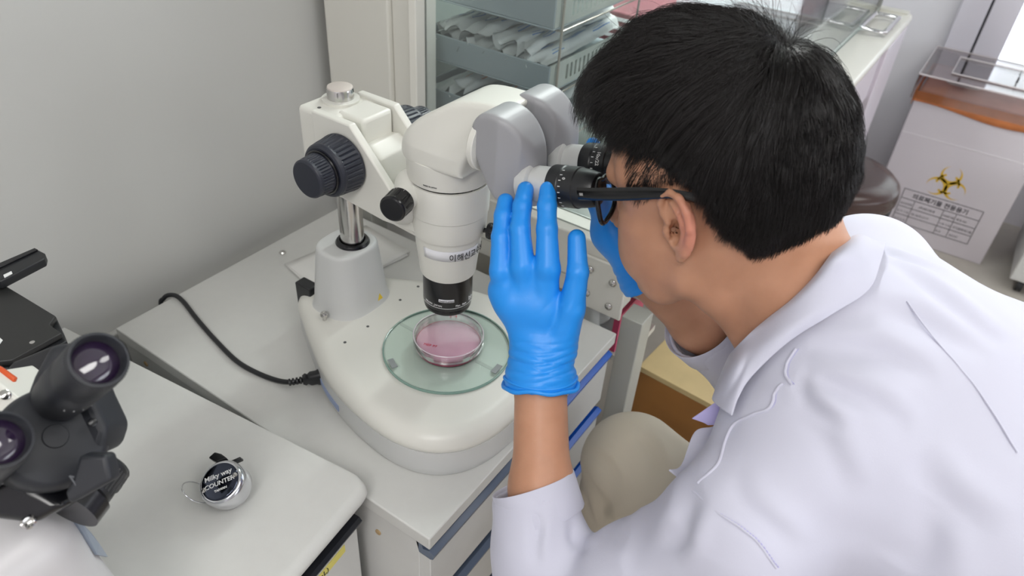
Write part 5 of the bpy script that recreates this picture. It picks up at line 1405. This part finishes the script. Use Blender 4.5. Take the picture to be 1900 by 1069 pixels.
# cuff band edge of the left sleeve
def cuff_band(c, d_, r, name='cuff', tw=0.0):
    m = MB(); T = axis(tuple(c), tuple(d_), tuple(CM[0])); seg = 72
    def rr(a): return r * (1 + 0.025 * math.sin(2 * a + tw) + 0.008 * math.sin(5 * a))
    rings = [[(rr(2 * PI * j / seg) * math.cos(2 * PI * j / seg) * k_, rr(2 * PI * j / seg) * math.sin(2 * PI * j / seg) * k_, z) for j in range(seg)] for z, k_ in ((-0.036, 0.990), (-0.034, 1.018), (-0.016, 1.016), (0.0, 1.018), (0.0015, 1.00), (0.0, 0.975), (-0.02, 0.97))]
    m.loft(rings, T, False, False); o = m.build(name, M_coat, coat, True, 60); return o
cuff_band(cuffL + cdir * 0.001, cdir, 0.0428)
cuff_band(rcuff + rdir * 0.004, rdir, 0.050, tw=1.0)
# --- collar and lapel ------------------------------------------------------------------------------------
def sheet(name, rows, material, parent, thick=0.0022, n=6):
    R_ = [catmull(r, n, False) for r in rows]; R_ = list(zip(*R_)); R_ = [catmull(list(c), n, False) for c in R_]
    a, b_ = len(R_), len(R_[0]); vs = [p for r in R_ for p in r]
    fs = [(i * b_ + j, i * b_ + j + 1, (i + 1) * b_ + j + 1, (i + 1) * b_ + j) for i in range(a - 1) for j in range(b_ - 1)]
    o = mesh_obj(name, vs, fs, material, parent, True); md = o.modifiers.new('s', 'SOLIDIFY'); md.thickness = thick; md.offset = 0
    sb = o.modifiers.new('sub', 'SUBSURF'); sb.levels = 1; sb.render_levels = 1; return o
# rows follow the collar from the lapel tip (front) around the left of the neck to the nape and the right side
ALLV = np.concatenate([CV, BV]); ALLN = np.concatenate([CN, BN])
def snap(px, py, lift, lo=0.40):
    """first cloth or skin surface behind a photo point, raised by lift towards the viewer"""
    dr = CM.T @ np.array([(px - 950) / FPX, (py - 534.5) / FPX, 1.0]); dr = dr / np.linalg.norm(dr)
    q = ALLV - CAMPOS; tt = q @ dr; off = np.linalg.norm(q - tt[:, None] * dr, axis=1)
    m_ = (off < 0.005) & (tt > lo) & ((ALLN @ dr) < 0.2)
    t_ = tt[m_].min() if m_.any() else tt[np.argmin(off + 0.01 * tt)]
    return CAMPOS + dr * (t_ - lift)
inner = [snap(1322, 737, .003), snap(1348, 671, .003), snap(1368, 642, .003), snap(1420, 596, .003), snap(1466, 560, .003), snap(1508, 518, .003), snap(1538, 478, .005), od(1556, 452, .665), od(1572, 452, .70)]
fold_ = [snap(1323, 745, .007), snap(1355, 680, .011), snap(1382, 642, .013), snap(1436, 594, .015), snap(1486, 556, .015), snap(1532, 512, .017), snap(1566, 470, .018), od(1592, 437, .650), od(1596, 446, .70)]
mid_ = [snap(1340, 760, .010), snap(1372, 705, .013), snap(1400, 658, .015), snap(1456, 614, .016), snap(1518, 572, .016), snap(1580, 528, .016), snap(1608, 484, .016), od(1618, 447, .642), od(1620, 450, .70)]
outer = [snap(1358, 772, .006), snap(1371, 737, .006), snap(1396, 698, .006), snap(1466, 632, .006), snap(1544, 583, .006), snap(1612, 538, .006), snap(1634, 484, .008), od(1642, 455, .645), od(1640, 458, .70)]
sheet('collar', [inner, fold_, mid_, outer], M_coat, coat)
# lapel: the front edge of the coat turned over below the collar
M_coat_lilac = mat('pale lilac coat cloth', srgb(196, 188, 236), 0.8, bump=0.08, bscale=1200)  # more lilac than the coat; used for collar stand and lapel
sheet('collar_stand', [[od(1540, 476, .660), od(1546, 452, .672), od(1566, 441, .678)], [od(1556, 478, .652), od(1564, 458, .668), od(1580, 446, .676)], [snap(1564, 474, .006), od(1580, 458, .655), od(1590, 446, .668)]], M_coat_lilac, coat)
sheet('lapel', [[od(1340, 738, .700), od(1312, 757, .702), od(1283, 777, .704)], [od(1352, 760, .700), od(1330, 772, .703), od(1304, 784, .705)], [od(1364, 786, .700), od(1342, 789, .704), od(1312, 788, .706)]], M_coat_lilac, coat)
sheet('coat_front', [[od(1350, 775, .700), od(1322, 792, .700), od(1288, 802, .698), od(1264, 864, .68), od(1240, 872, .675)], [od(1385, 775, .690), od(1352, 800, .686), od(1318, 825, .678), od(1290, 868, .665), od(1262, 890, .66)], [snap(1435, 760, -.004), snap(1400, 800, -.004), snap(1370, 840, -.004), snap(1330, 885, -.004), snap(1300, 915, -.004)]], M_coat, coat)

# --- trousers -----------------------------------------------------------------------------------------------
M_khaki = mat('khaki cotton', srgb(202, 192, 174), 0.8, bump=0.15, bscale=900)
Ft = Field((0.44, -0.60, 0.02), (0.98, 0.36, 0.80), 0.005)
Ft.chain([(0.55, -0.38, 0.58), (0.64, -0.08, 0.635), (0.735, 0.210, 0.645)], [0.12, 0.100, 0.078], 0.03)
Ft.chain([(0.738, 0.214, 0.635), (0.730, 0.225, 0.42), (0.70, 0.20, 0.10)], [0.070, 0.062, 0.058], 0.02)
Ft.chain([(0.67, -0.38, 0.56), (0.80, -0.05, 0.56), (0.885, 0.12, 0.50)], [0.12, 0.095, 0.068], 0.03)
Ft.chain([(0.885, 0.12, 0.49), (0.88, 0.12, 0.30), (0.87, 0.08, 0.10)], [0.064, 0.058, 0.055], 0.02)
Ft.cone((0.56, -0.42, 0.56), (0.66, -0.42, 0.56), 0.13, 0.13, 0.04)
V, Q = Ft.mesh(); V = relax(V, Q, 3); N = vnormals(V, Q); D = 0.0010 * nse(V, 40, 8)
for (p0, p1, w_, dp_, sd) in (((1075, 860), (1120, 960), .009, .006, 1), ((1090, 830), (1150, 900), .008, .004, 2), ((1180, 800), (1230, 870), .010, .004, 3), ((1065, 890), (1105, 985), .006, .005, 4), ((1130, 880), (1110, 990), .008, .004, 5)):
    D += crease(surf(*p0), surf(*p1), w_, dp_, 0.004, sd)
V = V + N * D[:, None]; mesh_obj('trousers', V, Q, M_khaki, person, True)
# shoes
M_shoe = mat('dark shoe', srgb(50, 50, 54), 0.5)
for (x, y) in ((0.70, 0.20), (0.87, 0.08)):
    Fs = Field((x - 0.06, y - 0.10, 0.0), (x + 0.06, y + 0.22, 0.14), 0.004)
    Fs.cone((x, y - 0.03, 0.045), (x, y + 0.15, 0.035), 0.040, 0.036, 0.01); Fs.cone((x, y, 0.05), (x, y, 0.11), 0.045, 0.042, 0.02)
    Fs.op(lambda X, Y, Z: Z - 0.002 + 0 * X + 0 * Y, (x - 0.06, y - 0.1, 0), (x + 0.06, y + 0.22, 0.01), 0, 'sub')
    V, Q = Fs.mesh(); mesh_obj('shoe', V, Q, M_shoe, person, True)

# --- glasses -------------------------------------------------------------------------------------------------
M_frameg = mat('glossy black acetate', srgb(16, 16, 18), 0.18)
def hv(f, s, u): return tuple(hp(f, s, u))
gg = []
gf = MB()
for s in (-1, 1):
    pts = []
    for q in [2 * PI * k / 40 for k in range(40)]:
        cx_, cz_ = math.cos(q), math.sin(q)
        a_ = 0.0265 * np.sign(cx_) * abs(cx_) ** 0.75; b_ = 0.0205 * np.sign(cz_) * abs(cz_) ** 0.75
        pts.append(hv(0.103 - 0.012 * ((a_ * s + 0.034) / 0.062) ** 2 * (1 if a_ * s > -0.034 else 1), s * 0.0345 + a_, 0.004 + b_ + (0.003 if b_ > 0 and a_ * s > 0 else 0)))
    gf.tube(pts, 0.0024, 8, closed=True)
gf.tube([hv(.103, -.0085, .010), hv(.1045, 0, .013), hv(.103, .0085, .010)], 0.0024, 8)
eg = gf.build('eyeglasses', M_frameg, person, True, 60); eg['label'] = 'black plastic framed eyeglasses'
M_glens = clear('spectacle lens', (0.97, 0.98, 0.98), 0.04, 0.01)
for s in (-1, 1):
    ring_ = []
    for q in [2 * PI * k / 40 for k in range(40)]:
        cx_, cz_ = math.cos(q), math.sin(q); a_ = 0.026 * np.sign(cx_) * abs(cx_) ** 0.75; b_ = 0.020 * np.sign(cz_) * abs(cz_) ** 0.75
        ring_.append(hv(0.103 - 0.012 * ((a_ * s + 0.034) / 0.062) ** 2, s * 0.0345 + a_, 0.004 + b_))
    c = hv(0.101, s * .0345, .004); mesh_obj('lens', [c] + ring_, [(0, 1 + j, 1 + (j + 1) % 40) for j in range(40)], M_glens, eg, True)
    # temple arm: a flat bar with varying height
    tp = [(.1040, .0690, .0235, .0055), (.1045, .0715, .0245, .0062), (.0860, .0750, .0262, .0062), (.0570, .0780, .0286, .0064), (.0300, .0815, .0318, .0058), (.0080, .0845, .0338, .0046), (-.0120, .0862, .0325, .0044), (-.0240, .0862, .0298, .0048), (-.0330, .0855, .0250, .0048), (-.0370, .0850, .0215, .0034)]
    rings_ = []
    for f_, s_, u_, h_ in tp:
        rings_.append([hv(f_, s * (s_ + 0.0014 * math.cos(q)), u_ + h_ * math.sin(q)) for q in [2 * PI * k / 12 for k in range(12)]])
    o = MB().loft(rings_ if s > 0 else rings_).build('temple_arm', M_frameg, eg, True, 60)
    if s < 0:
        c = np.array(hv(.099, -.0738, .0252)); m = MB().box((-0.0022, -0.0013, 0), (0.0022, 0.0013, 0.0004), axis(tuple(c), tuple(-HS), tuple(HF)))
        ol = m.build('silver_mark', M_steel, o, False)

# --- hair ------------------------------------------------------------------------------------------------------
def hairmat():
    m = bpy.data.materials.new('black hair'); m.use_nodes = True; nt = m.node_tree; b = nt.nodes['Principled BSDF']
    b.inputs['Base Color'].default_value = (*srgb(34, 31, 31), 1); b.inputs['Roughness'].default_value = 0.30; b.inputs['Specular IOR Level'].default_value = 0.42
    return m
M_hair = hairmat(); M_haircap = mat('hair mass', srgb(17, 15, 16), 0.8)
hx = np.array([-0.14, -0.110, -0.098, -0.076, -0.056, -0.044, -0.034, -0.026, -0.016, -0.004, 0.012, 0.024, 0.036, 0.046, 0.054, 0.0585, 0.064, 0.070, 0.11])
hy = np.array([-0.066, -0.064, -0.060, -0.058, -0.050, -0.034, -0.014, 0.012, 0.034, 0.044, 0.044, 0.034, 0.024, 0.020, 0.034, 0.056, 0.072, 0.086, 0.10])
def hairline(f): return np.interp(f, hx, hy)
# the dense hair mass close to the scalp
Fh = Field(hp(-.15, -.11, -.09).min() * 0 + np.array([0.49, 0.02, 1.08]), np.array([0.72, 0.32, 1.38]), 0.0024)
Fh.ell(hp(-.011, 0, .045), (.096, .0765, .0970), 0.0, HR)
Fh.ell(hp(.022, 0, .103), (.056, .058, .039), 0.045, HR)
def keepout(X, Y, Z):
    f_ = (X - HO[0]) * HF[0] + (Y - HO[1]) * HF[1] + (Z - HO[2]) * HF[2]; u_ = (X - HO[0]) * HU[0] + (Y - HO[1]) * HU[1] + (Z - HO[2]) * HU[2]
    return (u_ - (np.interp(f_, hx, hy) + np.interp(f_, [-.2, 0, .02, .05, .06], [.032, .030, .024, .024, .032]))).astype(np.float32) * 0.8
Fh.op(keepout, (0.49, 0.02, 1.08), (0.72, 0.32, 1.38), 0.008, 'sub')
V, Q = Fh.mesh(); V = relax(V, Q, 2)
hair = mesh_obj('hair', V, Q, M_haircap, person, True)
HV, HQ, HN = V, Q, vnormals(V, Q)
rs = np.random.RandomState(4)
tri = np.concatenate([BQ[:, [0, 1, 2]], BQ[:, [0, 2, 3]]])
cen = BV[tri].mean(1) - HO; cf, cs, cu = cen @ HF, cen @ HS, cen @ HU
msk = (cu > hairline(cf) - 0.004) & (np.sqrt(cf ** 2 + cs ** 2 + (cu - .04) ** 2) < 0.16) & (cf < 0.10) & (cu > -.075)
msk &= ~((np.abs(cs) > 0.0775) & (cu < 0.045) & (cf > -.030))          # not on the ears
tri = tri[msk]
ar = 0.5 * np.linalg.norm(np.cross(BV[tri[:, 1]] - BV[tri[:, 0]], BV[tri[:, 2]] - BV[tri[:, 0]]), axis=1)
NH = 130000
edge = 1 + 3.5 * np.clip(1 - (cu[msk] - hairline(cf[msk])) / 0.030, 0, 1)
pick = rs.choice(len(tri), NH, p=ar * edge / (ar * edge).sum()); w1_, w2_ = rs.rand(NH), rs.rand(NH); fl_ = w1_ + w2_ > 1; w1_[fl_], w2_[fl_] = 1 - w1_[fl_], 1 - w2_[fl_]
P0 = BV[tri[pick, 0]] * (1 - w1_ - w2_)[:, None] + BV[tri[pick, 1]] * w1_[:, None] + BV[tri[pick, 2]] * w2_[:, None]
N0 = BN[tri[pick, 0]]
rel = P0 - HO; pf, ps, pu = rel @ HF, rel @ HS, rel @ HU
above = pu - hairline(pf)                                     # height over the hairline
# a second set rooted on the hair mass itself
tri2 = np.concatenate([HQ[:, [0, 1, 2]], HQ[:, [0, 2, 3]]])
nn2 = HN[tri2[:, 0]]; c2 = HV[tri2].mean(1)
out_ = ((c2 - hp(-.012, 0, .046)) * nn2).sum(1) > 0.03; tri2 = tri2[out_]
ar2 = 0.5 * np.linalg.norm(np.cross(HV[tri2[:, 1]] - HV[tri2[:, 0]], HV[tri2[:, 2]] - HV[tri2[:, 0]]), axis=1)
N2 = 60000; pick2 = rs.choice(len(tri2), N2, p=ar2 / ar2.sum()); a1, a2 = rs.rand(N2), rs.rand(N2); f2 = a1 + a2 > 1; a1[f2], a2[f2] = 1 - a1[f2], 1 - a2[f2]
PP = HV[tri2[pick2, 0]] * (1 - a1 - a2)[:, None] + HV[tri2[pick2, 1]] * a1[:, None] + HV[tri2[pick2, 2]] * a2[:, None]
P0 = np.concatenate([P0, PP]); N0 = np.concatenate([N0, HN[tri2[pick2, 0]]]); rel = P0 - HO; pf, ps, pu = rel @ HF, rel @ HS, rel @ HU
above = pu - hairline(pf); NH = len(P0)
# thinner coverage at the shaved edge
dens = np.clip(0.32 + above / 0.026, 0, 1); front = (pf > 0.050) & (np.abs(ps) < 0.056)
dens = np.where(front, 1.0, dens)
keep = rs.rand(NH) < dens
P0, N0, pf, ps, pu, above, front = [a[keep] for a in (P0, N0, pf, ps, pu, above, front)]
n = len(P0)
L = np.interp(above, [-0.01, 0.0, 0.012, 0.028, 0.045, 0.070, 0.10], [0.0050, 0.0080, 0.0140, 0.024, 0.038, 0.052, 0.062])
back = np.clip((-pf - 0.03) / 0.05, 0, 1)
Lb = np.interp(above, [-0.01, 0.0, 0.03, 0.06, 0.10, 0.15, 0.19], [0.0040, 0.0060, 0.013, 0.024, 0.038, 0.050, 0.056])
L = L * (1 - back) + Lb * back
L = np.minimum(L, np.maximum(0.0060, above * 0.62))
L = np.where(front, np.interp(pu, [0.05, 0.075, 0.088, 0.100, 0.12], [0.005, 0.007, 0.022, 0.058, 0.076]), L)
L = np.where(front, L * (1 - 0.55 * np.clip((np.abs(ps) - 0.022) / 0.03, 0, 1)), L)
L *= rs.uniform(0.75, 1.12, n)
whorl = hp(-.062, 0.004, .128)
C0 = hp(-.012, 0, .046); RAD = np.array([.099, .0760, .100])
K = 8
pts = np.zeros((n, K, 3)); pos = P0.copy(); pts[:, 0] = pos - N0 * 0.001
clump = nse(P0, 160, 11) * 0.5 + nse(P0, 420, 12) * 0.3
vol = np.clip(L / 0.045, 0, 1) * (0.30 + 0.80 * rs.rand(n)) * (1 + 0.9 * np.clip((pu - 0.09) / 0.03, 0, 1) * np.clip((pf + 0.03) / 0.05, 0, 1))
grav = np.array([0, 0, -1.0])
for k in range(1, K):
    t_ = k / (K - 1)
    q = (pos - C0) @ HR.T; g = q / RAD ** 2; nn = (g / np.linalg.norm(g, axis=1)[:, None]) @ HR
    fl2 = pos - whorl; fl2 /= np.linalg.norm(fl2, axis=1)[:, None] + 1e-9
    # hair on top is combed forwards, sides fall down
    topw = np.clip((pu - 0.075) / 0.05, 0, 1)[:, None]
    fwd = HF * 0.55 * topw * (pf > -0.06)[:, None]
    d = fl2 * 0.8 + fwd + grav * (0.30 + 0.55 * t_)
    d = d - nn * (d * nn).sum(1)[:, None] * (0.85 if t_ < 0.7 else 0.6)
    d /= np.linalg.norm(d, axis=1)[:, None] + 1e-9
    lift = (1.15 - 1.35 * t_) * vol
    frb = (np.clip((pf - 0.03) / 0.03, 0, 1) * np.clip((pu - .07) / .03, 0, 1))[:, None]
    d = d + nn * lift[:, None] * 0.85 + HF * frb * (1.25 - 1.2 * t_) + grav * frb * 1.1 * t_
    jit = np.cross(nn, d) * (clump * 0.34)[:, None] + rs.normal(size=(n, 3)) * 0.05
    d = d + jit; d /= np.linalg.norm(d, axis=1)[:, None]
    pos = pos + d * (L / (K - 1))[:, None]
    # stay outside the scalp
    q = (pos - C0) @ HR.T; m_ = np.sqrt(((q / (RAD + 0.001)) ** 2).sum(1)); bad = m_ < 1
    q[bad] /= m_[bad][:, None]; pos = np.where(bad[:, None], C0 + q @ HR, pos)
    pts[:, k] = pos
# locks: neighbouring hairs draw together towards their tips
nc = 2600
ci = rs.choice(n, nc, replace=False); ci = ci[L[ci] > 0.015]
from mathutils import kdtree
kd_ = kdtree.KDTree(len(ci))
for i_, c_ in enumerate(ci): kd_.insert(P0[c_], i_)
kd_.balance()
near = np.array([kd_.find(p)[1] for p in P0])
dlt = P0 - P0[ci[near]]; dd_ = np.linalg.norm(dlt, axis=1)
wgt = np.clip((L - 0.014) / 0.03, 0, 1) * np.clip(1.6 - dd_ / 0.006, 0, 1) * rs.uniform(0.35, 1.0, n)
lead = pts[ci[near]]
for k in range(2, K):
    w_ = (wgt * (k / (K - 1)) ** 1.3 * 0.80)[:, None]
    tgt = lead[:, k] + dlt * 0.18
    pts[:, k] = pts[:, k] * (1 - w_) + tgt * w_
# hair does not fall over the bare temple: trim what would
rel_ = pts - HO; tf_, ts_, tu_ = rel_ @ HF, rel_ @ HS, rel_ @ HU
bare = ((tf_ > 0.054) & (tf_ < 0.098) & (tu_ < 0.058) & (np.abs(ts_) > 0.022)).any(1)
bare |= ((tf_ > 0.036) & (tf_ < 0.09) & (tu_ < 0.050) & (np.abs(ts_) > 0.022)).any(1) & (rs.rand(len(pts)) < 0.72)
pts = pts[~bare]
# a few unruly tufts standing up at the crown
def tuft(c, m_, Lr, dirv, spread, r0):
    P = c + rs.normal(size=(m_, 3)) * r0; out = np.zeros((m_, K, 3)); d = np.array(dirv) + rs.normal(size=(m_, 3)) * spread
    d /= np.linalg.norm(d, axis=1)[:, None]; LL = rs.uniform(*Lr, m_); out[:, 0] = P; bend = rs.normal(size=(m_, 3)) * 0.22 + np.array([0, 0.10, -0.30])
    for k in range(1, K):
        d = d + bend * (k / K) * 0.75; d /= np.linalg.norm(d, axis=1)[:, None]; P = P + d * (LL / (K - 1))[:, None]; out[:, k] = P
    return out
pts = np.concatenate([pts, tuft(hp(-.052, -.004, .133), 70, (0.030, 0.058), HU * 1.0 + HF * 0.25 - HS * 0.1, 0.26, 0.0065), tuft(hp(-.068, -.012, .126), 45, (0.022, 0.045), HU * 0.9 - HF * 0.4, 0.3, 0.006),
                      tuft(hp(.045, -.02, .118), 40, (0.03, 0.05), HU * 0.7 + HF * 0.6, 0.3, 0.02)])
n = len(pts)
tan = np.gradient(pts, axis=1); tan /= np.linalg.norm(tan, axis=2)[:, :, None] + 1e-9
ref = np.cross(tan, np.array([0.3, 0.5, 0.81])); ref /= np.linalg.norm(ref, axis=2)[:, :, None] + 1e-9; bi = np.cross(tan, ref)
rad = (0.00017 * rs.uniform(0.7, 1.2, n))[:, None] * np.interp(np.arange(K), [0, K * 0.6, K - 1], [1, 0.9, 0.25])[None, :]
ring3 = np.stack([pts + (ref * math.cos(a) + bi * math.sin(a)) * rad[:, :, None] for a in (0, 2 * PI / 3, 4 * PI / 3)], 2)     # n,K,3,3
vv = ring3.reshape(-1, 3)
base = (np.arange(n) * K * 3)[:, None, None] + (np.arange(K - 1) * 3)[None, :, None]
qs = []
for j in range(3):
    k2 = (j + 1) % 3
    qs.append(np.stack([base[:, :, 0] + j, base[:, :, 0] + k2, base[:, :, 0] + 3 + k2, base[:, :, 0] + 3 + j], 2))
faces = np.concatenate([q.reshape(-1, 4) for q in qs])
str_ = mesh_obj('hair_strands', vv, faces, M_hair, hair, True); tag(str_, kind='stuff')
